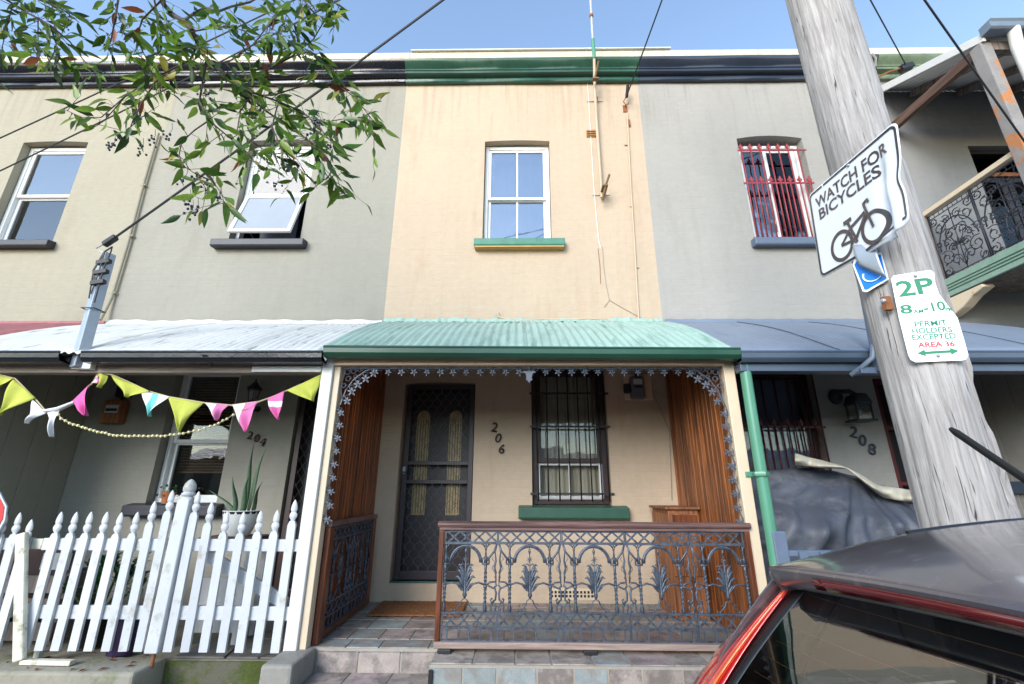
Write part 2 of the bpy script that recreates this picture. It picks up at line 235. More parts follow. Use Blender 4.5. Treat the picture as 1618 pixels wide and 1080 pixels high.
glass_mat('car_glass', (.82, .88, .88), .17, .01); mat('sky_white_pane', (150, 155, 162), .12, .04, 3)  # awning pane: bright sky reflection painted in as an opaque pale colour
mat('soffit', (196, 196, 198), .6, .06, 4, dirt=(120, 116, 112, .5), dscale=6, dthr=.6); mat('lattice_back', (74, 74, 78), .9)
mat('opp_brick', (128, 78, 62), .85, .15, 6)
# ---------------------------------------------------------------- mesh helpers
class MB:
    def __init__(s): s.v = []; s.f = []
    def add(s, vs, fs):
        b = len(s.v); s.v += [tuple(p) for p in vs]; s.f += [tuple(b+i for i in f) for f in fs]; return s
    def box(s, x0, x1, y0, y1, z0, z1):
        return s.add([(x0, y0, z0), (x1, y0, z0), (x1, y1, z0), (x0, y1, z0), (x0, y0, z1), (x1, y0, z1), (x1, y1, z1), (x0, y1, z1)],
                     [(3, 2, 1, 0), (4, 5, 6, 7), (0, 1, 5, 4), (1, 2, 6, 5), (2, 3, 7, 6), (3, 0, 4, 7)])
    def prism(s, poly, a0, a1, axis):
        """polygon in the plane across an axis, drawn out from a0 to a1 (axis X: (y,z), Y: (x,z), Z: (x,y))"""
        n = len(poly)
        def mk(p, a): return {'X': (a, p[0], p[1]), 'Y': (p[0], a, p[1]), 'Z': (p[0], p[1], a)}[axis]
        vs = [mk(p, a0) for p in poly]+[mk(p, a1) for p in poly]
        return s.add(vs, [tuple(range(n))[::-1], tuple(range(n, 2*n))]+[(i, (i+1) % n, n+(i+1) % n, n+i) for i in range(n)])
    def obox(s, a, b, w, h, upv=(0, 0, 1)):
        """bar from a to b, w across and h along the up vector"""
        a, b = Vector(a), Vector(b); d = (b-a).normalized(); u = Vector(upv); sd_ = d.cross(u)
        if sd_.length < 1e-5: sd_ = d.cross(Vector((1, 0, 0)))
        sd_.normalize(); u = sd_.cross(d)
        vs = []
        for p in (a, b):
            for i, j in ((-1, -1), (1, -1), (1, 1), (-1, 1)): vs.append(p+sd_*(i*w/2)+u*(j*h/2))
        return s.add(vs, [(3, 2, 1, 0), (4, 5, 6, 7), (0, 1, 5, 4), (1, 2, 6, 5), (2, 3, 7, 6), (3, 0, 4, 7)])
    def tube(s, pts, r, n=6, flat=1.0):
        """round bar along points; r one radius or one per point"""
        pts = [Vector(p) for p in pts]; m = len(pts); rs = r if isinstance(r, (list, tuple)) else [r]*m
        vs = []; ref = None
        for i, p in enumerate(pts):
            d = (pts[min(i+1, m-1)]-pts[max(i-1, 0)])
            d = d.normalized() if d.length > 1e-9 else Vector((0, 0, 1))
            if ref is None: ref = Vector((0, 0, 1)) if abs(d.z) < .9 else Vector((0, 1, 0))
            a = d.cross(ref)
            if a.length < 1e-4: a = d.cross(Vector((1, .3, 0)))
            a.normalize(); c = a.cross(d); ref = c
            for k in range(n):
                t = 2*math.pi*k/n; vs.append(p+a*(math.cos(t)*rs[i])+c*(math.sin(t)*rs[i]*flat))
        fs = [tuple(range(n))[::-1], tuple(range((m-1)*n, m*n))]
        for i in range(m-1):
            for k in range(n): fs.append((i*n+k, i*n+(k+1) % n, (i+1)*n+(k+1) % n, (i+1)*n+k))
        return s.add(vs, fs)
    def lathe(s, prof, c=(0, 0, 0), n=16):
        vs = []; m = len(prof)
        for (r, z) in prof:
            for k in range(n): t = 2*math.pi*k/n; vs.append((c[0]+r*math.cos(t), c[1]+r*math.sin(t), c[2]+z))
        fs = [tuple(range(n))[::-1], tuple(range((m-1)*n, m*n))]
        for i in range(m-1):
            for k in range(n): fs.append((i*n+k, i*n+(k+1) % n, (i+1)*n+(k+1) % n, (i+1)*n+k))
        return s.add(vs, fs)
    def grid(s, fn, nu, nv):
        vs = [fn(i/nu, j/nv) for j in range(nv+1) for i in range(nu+1)]
        return s.add(vs, [(j*(nu+1)+i, j*(nu+1)+i+1, (j+1)*(nu+1)+i+1, (j+1)*(nu+1)+i) for j in range(nv) for i in range(nu)])
    def ball(s, c, r, n=6, sx=1, sz=1):
        k = max(3, n//2+1)
        return s.lathe([(max(r*math.sin(math.pi*i/k), r*.05)*sx, -r*math.cos(math.pi*i/k)*sz) for i in range(k+1)], c, n)
    def mesh(s, name, m=None, smooth=False):
        me = bpy.data.meshes.new(name); me.from_pydata(s.v, [], s.f)
        bm = bmesh.new(); bm.from_mesh(me); bmesh.ops.recalc_face_normals(bm, faces=bm.faces); bm.to_mesh(me); bm.free()
        if m: me.materials.append(M[m] if isinstance(m, str) else m)
        if smooth: me.polygons.foreach_set('use_smooth', [True]*len(me.polygons))
        return me
    def build(s, name, m, parent=None, smooth=False, bevel=0, solid=0):
        o = link(name, s.mesh(name, m, smooth), parent)
        if solid: md = o.modifiers.new('thickness', 'SOLIDIFY'); md.thickness = solid; md.offset = 0
        if bevel: md = o.modifiers.new('edges', 'BEVEL'); md.width = bevel; md.segments = 2; md.limit_method = 'ANGLE'
        if smooth and not solid:
            for e in s_sharp(o.data): pass
        return o
def s_sharp(me, ang=38):
    """crease edges sharper than the angle so that smooth shading keeps them"""
    bm = bmesh.new(); bm.from_mesh(me)
    for e in bm.edges:
        if len(e.link_faces) == 2 and e.calc_face_angle(0) > R(ang): e.smooth = False
    bm.to_mesh(me); bm.free(); return ()
def wm(o):
    return (wm(o.parent) @ o.matrix_parent_inverse @ o.matrix_basis) if o.parent else o.matrix_basis.copy()
def link(name, data, parent=None, mtx=None):
    o = bpy.data.objects.new(name, data); COL.objects.link(o)
    if mtx is not None: o.matrix_basis = mtx
    if parent: o.parent = parent; o.matrix_parent_inverse = wm(parent).inverted()
    return o
def thing(name, label, cat, loc=(0, 0, 0), group=None):
    o = bpy.data.objects.new(name, None); COL.objects.link(o); o.location = loc; o.empty_display_size = .1
    return tag(o, label, cat, group)
def tag(o, label, cat, group=None):
    o['label'] = label; o['category'] = cat
    if group: o['group'] = group
    return o
def structure(o): o['kind'] = 'structure'; return o
def stuff(o): o['kind'] = 'stuff'; return o
def frame_mtx(O, Rv, U):
    Rv, U = Vector(Rv).normalized(), Vector(U).normalized(); Nn = Rv.cross(U)
    m = Matrix((Rv, U, Nn)).transposed().to_4x4(); m.translation = Vector(O); return m
def text_mesh(txt, w, h, depth=.002, bold=0):
    """letters as a mesh centred on its own box, w by h (either may be None)"""
    cu = bpy.data.curves.new('t', 'FONT'); cu.body = txt; cu.size = 1; cu.resolution_u = 3; cu.offset = bold
    o = bpy.data.objects.new('t', cu); COL.objects.link(o)
    bpy.context.view_layer.update()
    me = bpy.data.meshes.new_from_object(o.evaluated_get(bpy.context.evaluated_depsgraph_get()))
    bpy.data.objects.remove(o); bpy.data.curves.remove(cu)
    xs = [v.co.x for v in me.vertices]; ys = [v.co.y for v in me.vertices]
    cx, cy, ww, hh = (min(xs)+max(xs))/2, (min(ys)+max(ys))/2, max(xs)-min(xs), max(ys)-min(ys)
    sx = w/ww if w else h/hh; sy = h/hh if h else sx
    bm = bmesh.new(); bm.from_mesh(me); bmesh.ops.remove_doubles(bm, verts=bm.verts, dist=1e-5)
    for v in bm.verts: v.co = Vector(((v.co.x-cx)*sx, (v.co.y-cy)*sy, 0))
    if depth:
        r = bmesh.ops.extrude_face_region(bm, geom=list(bm.faces))
        for g in r['geom']:
            if isinstance(g, bmesh.types.BMVert): g.co.z += depth
        bmesh.ops.recalc_face_normals(bm, faces=bm.faces)
    bm.to_mesh(me); bm.free(); me.materials.clear(); return me
# ---------------------------------------------------------------- ground
structure(MB().box(-60, 60, -70, -2.55, -.3, 0).build('road', 'asphalt'))
structure(MB().box(-60, 60, -2.55, -2.4, -.3, .1).build('kerb', 'kerb', bevel=.015))
structure(MB().box(-60, 60, -2.4, 60, -.3, .096).build('footpath', 'footpath'))
# ---------------------------------------------------------------- terrace houses: shared builders
X = {'201': -8.55, '202': -5.08, '204': -1.66, '206': 1.748, '208': 5.17, '210': 8.6}
ZD = .53                                   # porch floor level
CP = [(0, 7.31), (-.05, 7.31), (-.062, 7.325), (-.062, 7.365), (-.045, 7.38), (-.045, 7.40), (-.12, 7.415), (-.12, 7.455), (-.132, 7.46), (-.132, 7.478), (-.15, 7.50), (-.178, 7.525), (-.195, 7.555), (-.205, 7.57), (-.205, 7.60), (0, 7.635)]
def roof_z(y): t = -y/1.6; return 3.57-.85*t+.05*math.sin(math.pi*min(max(t, 0), 1))
def front_wall(h, x0, x1, holes, m, z0=.1, z1=7.36, y1=.24):
    xs = sorted(set([x0, x1]+[a for q in holes for a in q[:2]])); zs = sorted(set([z0, z1]+[a for q in holes for a in q[2:4]]))
    mb = MB()
    def inh(a, b): return any(q[0] < a < q[1] and q[2] < b < q[3] for q in holes)
    for i in range(len(xs)-1):
        for j in range(len(zs)-1):
            if inh((xs[i]+xs[i+1])/2, (zs[j]+zs[j+1])/2): continue
            for y in (0, y1): mb.add([(xs[i], y, zs[j]), (xs[i+1], y, zs[j]), (xs[i+1], y, zs[j+1]), (xs[i], y, zs[j+1])], [(0, 1, 2, 3)])
    def loop(a, b, c, d): mb.add([(a, 0, c), (b, 0, c), (b, 0, d), (a, 0, d), (a, y1, c), (b, y1, c), (b, y1, d), (a, y1, d)], [(0, 1, 5, 4), (1, 2, 6, 5), (2, 3, 7, 6), (3, 0, 4, 7)])
    loop(x0, x1, z0, z1)
    for q in holes: loop(*q[:4])
    me = mb.mesh('wall', None)
    bm = bmesh.new(); bm.from_mesh(me); bmesh.ops.remove_doubles(bm, verts=bm.verts, dist=1e-5); bmesh.ops.recalc_face_normals(bm, faces=bm.faces)
    for q in holes:                                                     # shallow segmental head
        if len(q) > 4 and q[4]:
            a, b, _, d = q[:4]; rise = q[4]; n = 8
            arc = [(a+(b-a)*i/n, d-rise+rise*(1-(2*i/n-1)**2)) for i in range(n+1)]
            poly = arc+[(b-.0005, d+.002), (a+.0005, d+.002)]
            for k in range(n):
                (xa, za), (xb, zb) = arc[k], arc[k+1]
                vs = [bm.verts.new(p) for p in ((xa, 0, za), (xb, 0, zb), (xb, 0, d), (xa, 0, d), (xa, y1, za), (xb, y1, zb))]
                try: bm.faces.new(vs[:4])
                except Exception: pass
                bm.faces.new((vs[0], vs[4], vs[5], vs[1]))
    bm.to_mesh(me); bm.free(); me.materials.append(M[m])
    return link('wall', me, h)
def top(h, x0, x1, mc, mp, cap=None):
    c = MB()
    nseg = 24                                                            # hand-run moulding: never quite straight
    rn = random.Random(x0); ph = [rn.uniform(0, 6) for _ in range(6)]
    def fn(u, v):
        i = v*(len(CP)-1); a = CP[int(round(i))]; x = x0+(x1-x0)*u
        w = .004*math.sin(x*2.3+ph[0])+.003*math.sin(x*5.1+a[1]*30+ph[1])
        return (x, a[0]+(w if a[0] < 0 else 0), a[1]+(.7*w if a[0] < 0 else 0))
    c.grid(fn, nseg, len(CP)-1)
    n = len(CP); c.add([(x0, a, b) for a, b in CP], [tuple(range(n))]); c.add([(x1, a, b) for a, b in CP], [tuple(range(n))])
    c.build('cornice', mc, h, smooth=True)
    MB().box(x0, x1, .004, .26, 7.362, 7.975).build('parapet', mp, h, bevel=.012)
    if cap: MB().box(cap[0], cap[1], -.03, .28, 7.977, 7.992).build('cap_flashing', 'white_frame', h)
def body(h, x0, x1):
    MB().box(x0+.003, x1-.003, 1.25, 9, .096, 7.2).build('rear_wall', 'stucco_204', h)
    MB().add([(x0, .27, 7.3), (x1, .27, 7.3), (x1, 9.2, 7.9), (x0, 9.2, 7.9), (x0, .27, 7.22), (x1, .27, 7.22), (x1, 9.2, 7.22), (x0, 9.2, 7.22)], [(0, 1, 2, 3), (7, 6, 5, 4), (0, 1, 5, 4), (1, 2, 6, 5), (2, 3, 7, 6), (3, 0, 4, 7)]).build('main_roof', 'roof_slate', h)
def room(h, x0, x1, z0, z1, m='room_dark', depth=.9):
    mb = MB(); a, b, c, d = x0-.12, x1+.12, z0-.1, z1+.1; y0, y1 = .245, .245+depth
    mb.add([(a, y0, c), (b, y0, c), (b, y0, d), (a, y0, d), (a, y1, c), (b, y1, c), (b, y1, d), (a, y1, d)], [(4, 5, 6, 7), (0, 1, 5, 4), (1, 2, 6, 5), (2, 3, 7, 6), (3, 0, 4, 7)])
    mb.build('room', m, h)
def frame_ring(x0, x1, z0, z1, y0, y1, t, tb=None, tt=None):
    mb = MB(); tb = tb or t; tt = tt or t
    mb.box(x0, x0+t, y0, y1, z0, z1); mb.box(x1-t, x1, y0, y1, z0, z1); mb.box(x0+t, x1-t, y0, y1, z0, z0+tb); mb.box(x0+t, x1-t, y0, y1, z1-tt, z1); return mb
def sash(win, x0, x1, z0, z1, y, t, m, cols=1, rows=1, glass='glass', bar=.022):
    s = frame_ring(x0, x1, z0, z1, y, y+.035, t).build('sash', m, win, bevel=.004)
    gx0, gx1, gz0, gz1 = x0+t, x1-t, z0+t, z1-t
    for i in range(1, cols): xx = gx0+(gx1-gx0)*i/cols; MB().box(xx-bar/2, xx+bar/2, y+.003, y+.032, gz0, gz1).build('glazing_bar', m, win, bevel=.003)
    for i in range(cols):
        for j in range(rows):
            a, b = gx0+(gx1-gx0)*i/cols, gx0+(gx1-gx0)*(i+1)/cols; c, d = gz0+(gz1-gz0)*j/rows, gz0+(gz1-gz0)*(j+1)/rows
            MB().box(a+.002, b-.002, y+.015, y+.019, c+.002, d-.002).build('pane', glass, win)
    return s
def sill(h, x0, x1, z0, z1, m, proj=.11, under=None):
    MB().prism([(.05, z0+.012), (-proj+.01, z0), (-proj, z0+.02), (-proj, z1-.02), (-.0, z1), (.05, z1+.004)], x0, x1, 'X').build('sill', m, h, bevel=.01)
    if under: MB().box(x0+.012, x1-.012, -proj+.012, .04, z0-.016, z0+.002).build('sill_underside', under, h)
def corr_roof(h, x0, x1, m, pitch=.076, amp=.009, n=4, y0=-1.64, zoff=0, name='roof_sheet', ripple=.003):
    """curved verandah roof in overlapping corrugated sheets, ripples running down the slope"""
    w = (x1-x0)/n
    for k in range(n):
        a, b = x0+k*w, x0+(k+1)*w+(.02 if k < n-1 else 0); nu = max(8, int((b-a)/pitch*8)); mb = MB(); dz = .003*(k % 2)
        def fn(u, v, a=a, b=b, dz=dz):
            x = a+(b-a)*u; y = y0*(1-v)+.0*v; y = y0+(0-y0)*v
            return (x, y, roof_z(y)+zoff+dz+amp*math.sin(2*math.pi*(x-x0)/pitch)+ripple*math.sin(x*3+y*4))
        mb.grid(fn, nu, 10); mb.build(name, m, h, smooth=True, solid=.0015)
def gutter(h, x0, x1, m, y=-1.64, z=2.69, sl=0):
    p = [(-.005, 0), (-.005, .085), (-.012, .092), (.0, .096), (.01, .085), (.01, .012), (.09, .012), (.1, .08), (.105, .08), (.105, 0)]
    p = [(0, .02), (-.008, .03), (-.012, .07), (-.018, .078), (-.012, .09), (0, .088), (.004, .06), (.01, .012), (.09, .012), (.1, .08), (.106, .08), (.106, 0), (.02, 0)]
    mb = MB(); n = len(p)
    mb.add([(x0, y-.02+a, z+b) for a, b in p]+[(x1, y-.02+a, z-sl+b) for a, b in p], [tuple(range(n)), tuple(range(n, 2*n))[::-1]]+[(i, (i+1) % n, n+(i+1) % n, n+i) for i in range(n)])
    return mb.build('gutter', m, h, bevel=.002)
def digits(h, spec, m, size):
    for ch, px, py, rot in spec:
        p = onY(px, py, 0); mt = frame_mtx((p.x, -.012, p.z), (math.cos(R(rot)), 0, math.sin(R(rot))), (-math.sin(R(rot)), 0, math.cos(R(rot))))
        me = text_mesh(ch, None, size, .01, .012); me.materials.append(M[m]); link('house_number', me, h, mt)
def bars(h, name, m, xs, zs, y, r=.008, x0=None, x1=None, flat=.012, z0=None, z1=None):
    """window bars: each upright and each cross rail its own piece"""
    g = MB().box(x0 or xs[0]-.05, x1 or xs[-1]+.05, y-.006, y+.006, zs[0]-flat, zs[0]+flat).build(name, m, h)
    for z in zs[1:]: MB().box(x0 or xs[0]-.05, x1 or xs[-1]+.05, y-.006, y+.006, z-flat, z+flat).build('cross_rail', m, g)
    me = MB().tube([(0, 0, (z0 if z0 is not None else zs[0])), (0, 0, (z1 if z1 is not None else zs[-1]))], r, 8).mesh('bar', m, True)
    for x in xs: link('bar', me, g, Matrix.Translation((x, y-.008, 0)))
    return g
def spear(m):
    """fleur spearhead for the bars, base at the origin"""
    mb = MB()
    mb.prism([(-.012, 0), (.012, 0), (.01, .02), (.02, .035), (.016, .06), (0, .1), (-.016, .06), (-.02, .035), (-.01, .02)], -.006, .006, 'Y')
    for s in (-1, 1): mb.tube([(s*.006, 0, .012), (s*.026, 0, .022), (s*.034, 0, .04), (s*.026, 0, .05)], .006, 5)
    return mb.mesh('spearhead', m)
def partition(h, x, y0, y1, m, thick=.05):
    mb = MB(); n = 6; pts = [(y0, ZD-.1)]+[(y1, ZD-.1)]+[(y1+(y0-y1)*i/n, roof_z(y1+(y0-y1)*i/n)-.02) for i in range(n+1)]
    return mb.prism(pts, x-thick, x+thick, 'X').build('partition', m, h)
# ================================================================ 206: cream house with green trim
h6 = thing('terrace_house', 'cream stucco terrace house with green cornice and mint verandah roof, numbered 206', 'house', (.04, 0, .1), 'row of terrace houses')
x0, x1 = X['204'], X['206']
front_wall(h6, x0, x1, [(-.475, .432, 4.66, 6.30, .02), (.145, 1.0, 1.44, 3.02), (-1.335, -.505, .70, 2.82, .02)], 'stucco_206')
top(h6, x0, x1, 'cornice_green', 'parapet_cream', (x0+.02, x1+.55)); body(h6, x0, x1)
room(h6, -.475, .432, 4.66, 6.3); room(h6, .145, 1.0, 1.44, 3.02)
win = frame_ring(-.468, .425, 4.665, 6.275, .10, .19, .045, .05, .05).build('window', 'white_frame', h6, bevel=.004)
sash(win, -.423, .38, 5.40, 6.225, .115, .038, 'white_frame', 2, 1, 'glass_sky'); sash(win, -.423, .38, 4.715, 5.43, .152, .04, 'white_frame', 2, 1, 'glass_sky')
MB().grid(lambda u, v: (-.46+.88*u, .34+.012*math.sin(u*40), 4.67+1.6*v), 60, 2).build('curtain', 'sheer', win, smooth=True)
sill(win, -.572, .588, 4.565, 4.69, 'sill_green', .11, 'sill_ochre')
wl = frame_ring(.155, .99, 1.47, 3.01, .09, .2, .05).build('window', 'window_wood', h6, bevel=.004)
sash(wl, .205, .94, 2.0-.09, 2.96, .11, .05, 'window_wood', 1, 1, 'glass_clear'); sash(wl, .205, .94, 1.52, 1.92, .148, .035, 'white_frame', 2, 1, 'glass_clear')
MB().grid(lambda u, v: (.16+.83*u, .30+.022*math.sin(u*56+1.2*math.sin(v*3))+.008*math.sin(u*23), 1.45+1.56*v), 120, 8).build('curtain', 'curtain', wl, smooth=True)
sill(wl, -.005, 1.16, 1.325, 1.462, 'trim_green', .11)
def pxs(l, y, Y=0): return [onY(a, y, Y).x for a in l]
bars(wl, 'window_grille', 'bar_black', pxs((849, 864, 881, 897, 913, 929, 944, 955), 650), [1.58, 2.30, 2.68, 2.98], -.014, .0075, .125, 1.03, .011, 1.5, 3.0)
# door, screen door with hexagon wire
dr = MB().box(-1.33, -.51, .17, .215, .72, 2.80).build('front_door', 'door_dark', h6)
for cx in (-1.12, -.74):
    pts = [(cx-.075, 1.35), (cx+.075, 1.35)]+[(cx+.075*math.cos(t), 2.42+.075*math.sin(t)*1.2) for t in [math.pi*i/10 for i in range(11)]]
    MB().prism(pts, .160, .169, 'Y').build('glass_panel', 'amber_glass', dr)  # opaque ochre panel with a bumpy surface
    for k in range(5): MB().box(cx-.003+(k-2)*.03, cx+.003+(k-2)*.03, .155, .161, 1.37, 2.40).build('leading', 'door_dark', dr)
MB().box(-1.335, -.505, .02, .2, .672, .715).build('door_sill', 'trim_green', h6, bevel=.006)
sc = frame_ring(-1.30, -.515, .725, 2.80, .05, .085, .055, .085, .06).build('screen_door', 'screen_frame', h6, bevel=.004)
for z in (1.70, 1.90): MB().box(-1.245, -.57, .053, .082, z-.02, z+.02).build('rail', 'screen_frame', sc, bevel=.003)
wire = MB(); p = .052; n = int(.675/p)
for i in range(n+1):
    xx = -1.243+i*p; pts = []; z = .81; s = 1 if i % 2 else -1; k = 0
    while z < 2.745:
        pts += [(xx+s*p*.42, .066, z), (xx+s*p*.42, .066, min(z+.035, 2.75))]; z += .07; s = -s
    wire.tube(pts, .0022, 4)
wire.build('wire_mesh', 'wire', sc)
hd = MB().box(-1.295, -1.262, .03, .05, 1.78, 1.86).build('handle', 'galv', sc, bevel=.004)
MB().tube([(-1.28, .03, 1.80), (-1.28, -.005, 1.80), (-1.2, -.01, 1.80)], .006, 6).build('lever', 'bar_black', hd, smooth=True)
# verandah: floor tiles, linings, roof
pf = MB(); pf.box(-1.60, 1.76, -1.42, -.002, .1, ZD-.005); pf.box(-.583, 1.76, -1.729, -1.421, .1, ZD-.0052); pf = pf.build('porch_floor', 'mortar', h6)
st = MB(); st.box(-1.44, -.59, -1.793, -1.421, .1, .377); st.box(-1.44, -.59, -1.433, -1.4205, .378, .5); st.box(-1.44, -.59, -2.1, -1.7935, .1, .223); st = st.build('step', 'mortar', h6)
tile_me = {}
rt_ = random.Random(3)
def tile(par, x, y, z, w, d, t=.018, vertical=False):
    key = (round(w, 2), round(d, 2), vertical); 
    m = rt_.choice(['slate_tile', 'slate_tile', 'slate_tile_cool'])
    if (key, m) not in tile_me:
        a, b = w/2-.004, d/2-.004; j = lambda: rt_.uniform(-.004, .003)
        q = [(-a+j()*0, -b), (a, -b+j()*0), (a, b), (-a, b)]
        mb = MB()
        tp = [(-a+.004, -b+.003), (a-.003, -b+.004), (a-.004, b-.003), (-a+.003, b-.004)]
        if vertical: mb.add([(u, 0, v) for u, v in q]+[(u, -t, v) for u, v in tp], [(0, 1, 2, 3), (4, 5, 6, 7), (0, 1, 5, 4), (1, 2, 6, 5), (2, 3, 7, 6), (3, 0, 4, 7)])
        else: mb.add([(u, v, 0) for u, v in q]+[(u, v, t) for u, v in tp], [(0, 1, 2, 3), (4, 5, 6, 7), (0, 1, 5, 4), (1, 2, 6, 5), (2, 3, 7, 6), (3, 0, 4, 7)])
        tile_me[(key, m)] = mb.mesh('tile', m)
    mt = Matrix.Translation((x, y, z)) @ Matrix.Rotation(rt_.uniform(-.006, .006), 4, 'Y' if vertical else 'Z') @ Matrix.Rotation(rt_.uniform(-.006, .006), 4, 'X')
    link('tile', tile_me[(key, m)], par, mt)
def row(par, xa, xb, fn, ws):
    x = xa
    while x < xb-.02:
        w = rt_.choice(ws)
        if xb-x-w < .12: w = xb-x
        w = round(min(w, xb-x), 2)
        if w < .03: break
        fn(x+w/2, w); x += w
WS = [.24, .30, .30, .36]
y = -1.42
for d in (.20, .28, .26, .28, .22, .18):
    row(pf, -1.55, 1.72, lambda x, w: tile(pf, x, y+d/2, ZD-.017, w, d), WS); y += d
row(pf, -.585, 1.74, lambda x, w: tile(pf, x, -1.57, ZD-.017, w, .30), [.24, .24, .28])
row(pf, -.585, 1.74, lambda x, w: tile(pf, x, -1.716, .42, w, .19, vertical=True), [.24, .22, .26])
row(pf, -.585, 1.74, lambda x, w: tile(pf, x, -1.716, .22, w, .2, vertical=True), [.24, .22, .26])
row(st, -1.44, -.59, lambda x, w: tile(st, x, -1.421, .442, w, .14, vertical=True), [.26, .30])
row(st, -1.44, -.59, lambda x, w: tile(st, x, -1.6, .364, w, .34), [.3, .26])
row(st, -1.44, -.59, lambda x, w: tile(st, x, -1.781, .28, w, .14, vertical=True), [.3, .26])
row(st, -1.44, -.59, lambda x, w: tile(st, x, -1.94, .21, w, .3), [.3, .26])
MB().box(-1.66, -1.452, -1.8, -1.425, .1, .535).build('step_cheek', 'stone', h6, bevel=.02)
MB().box(-.584, -.56, -1.755, -1.735, .12, .5).build('dark_upright', 'bar_black', h6)  # thin black upright at the front left of the tiled floor
# airbrick low on the wall
ab = MB().box(.30, .78, -.008, .02, .56, .665).build('airbrick', 'cream_paint', h6)
for i in range(12):
    for j in range(2): MB().box(.325+i*.037, .347+i*.037, -.0095, -.004, .585+j*.035, .608+j*.035).build('vent_hole', 'hole_dark', ab)
v = MB().box(.955, 1.11, -.012, .01, 6.34, 6.46).build('wall_vent', 'vent_ochre', h6)
for k in range(3): MB().prism([(-.03, 6.352+k*.036), (-.012, 6.382+k*.036), (-.010, 6.382+k*.036), (-.014, 6.352+k*.036)], .96, 1.105, 'X').build('slat', 'vent_ochre', v)
for k in range(3): MB().box(.962, 1.103, -.0135, -.011, 6.372+k*.036, 6.386+k*.036).build('vent_hole', 'hole_dark', v)
for side, xf in ((-1, -1.555), (1, 1.705)):
    xa, xb = (x0+.002, xf-.022) if side < 0 else (xf+.022, x1-.002)
    core = MB().prism([(-1.45, .45), (-.003, .45)]+[(-.003-1.447*i/5, roof_z(-.003-1.447*i/5)-.04) for i in range(6)], xa, xb, 'X').build('partition', 'stucco_206' if side > 0 else 'stucco_204', h6)
    yy = -1.40; k = 0
    while yy < -.02:
        w = min(.083, -.003-yy); zt = roof_z(yy)-.05
        b = (xf-.021, xf) if side < 0 else (xf, xf+.021); j = rt_.uniform(-.0015, .0015)
        MB().box(b[0]+j, b[1]+j, yy+.0015, yy+w-.003, ZD+.005, zt).build('lining_board', 'lining_wood' if side < 0 else 'lining_wood_worn', core, bevel=.005)
        yy += w; k += 1
MB().box(-1.655, -1.562, -1.52, -1.405, .5, 2.70).build('verandah_post', 'white_paint', h6, bevel=.006)
MB().box(-1.560, -1.508, -1.49, -1.405, .53, 2.62).build('post_trim', 'cream_paint', h6, bevel=.004)
MB().box(1.708, 1.798, -1.50, -1.405, .53, 2.66).build('verandah_post', 'cream_paint', h6, bevel=.006)
MB().box(-1.562, 1.708, -1.52, -1.405, 2.605, 2.70).build('beam', 'beam_cream', h6, bevel=.004)
MB().box(-1.55, 1.70, -1.527, -1.519, 2.608, 2.625).build('beam_bead', 'beam_cream', h6)
MB().grid(lambda u, v: (x0+.05+(x1-x0-.1)*u, -1.42*(1-v)-.003, roof_z(-1.42*(1-v))-.07), 2, 6).build('porch_ceiling', 'white_paint', h6)  # ceiling coloured white to bounce light onto the porch wall
corr_roof(h6, x0, x1+.02, 'roof_green', amp=.010, n=4)
MB().grid(lambda u, v: (x0+.01+(x1-x0-.02)*u, -.022-.03*(1-v), 3.545+.06*v+.006*math.sin(u*130)+.006*math.sin(u*31)), 160, 1).build('roof_flashing', 'roof_green', h6, solid=.003)
gutter(h6, -1.60, 1.79, 'gutter_green', z=2.645, sl=.02)
g = MB().tube([(1.855, -1.56, 2.66), (1.855, -1.55, 2.2), (1.855, -1.55, .3)], .043, 16).build('downpipe', 'pipe_green', h6, smooth=True)
MB().tube([(1.81, -1.52, 1.735), (1.80, -1.575, 1.735), (1.855, -1.605, 1.735), (1.905, -1.56, 1.735), (1.90, -1.5, 1.735)], .012, 6, 1.6).build('pipe_clip', 'pipe_green', g, smooth=True)
MB().box(1.755, 1.82, -1.515, -1.5, 1.715, 1.755).build('pipe_clip_tab', 'pipe_green', g, bevel=.004)
# cast-iron lace under the beam and down the posts
def ivy(s=.05):
    mb = MB(); P_ = []
    for k in range(30):                                                 # five-pointed ivy leaf with a longer tip
        t = -math.pi/2+2*math.pi*k/30; r = s*(.18+.42*abs(math.cos(2.5*(t+math.pi/2)))**2.2); r *= 1+.25*math.exp(-((t+math.pi/2)/.3)**2)
        P_.append((r*math.cos(t)*1.05, r*math.sin(t)))
    mb.prism(P_, -.004, .004, 'Y'); mb.tube([(0, -.004, s*.25), (0, -.008, 0), (0, -.004, -s*.5)], .003, 4); mb.tube([(s*.75*math.cos(a), 0, s*(.55+.35*math.sin(a))) for a in (-1.2, -.4, .5, 1.4, 2.2)], .0035, 4); mb.tube([(0, 0, s*.3), (s*.12, 0, s*.7), (0, 0, s*1.0)], .0045, 5); mb.ball((0, -.006, 0), s*.16, 6); return mb
iv = ivy().mesh('lace_leaf', 'iron_light'); iv2 = ivy().mesh('lace_leaf', 'iron')
lf = MB(); YL = -1.465
lf.box(-1.505, 1.705, YL-.006, YL+.006, 2.590, 2.604)
pts = [(-1.5+i*.0275, YL, 2.582+(.011 if i % 2 else -.011)) for i in range(117)]
lf.tube(pts, .0045, 4)
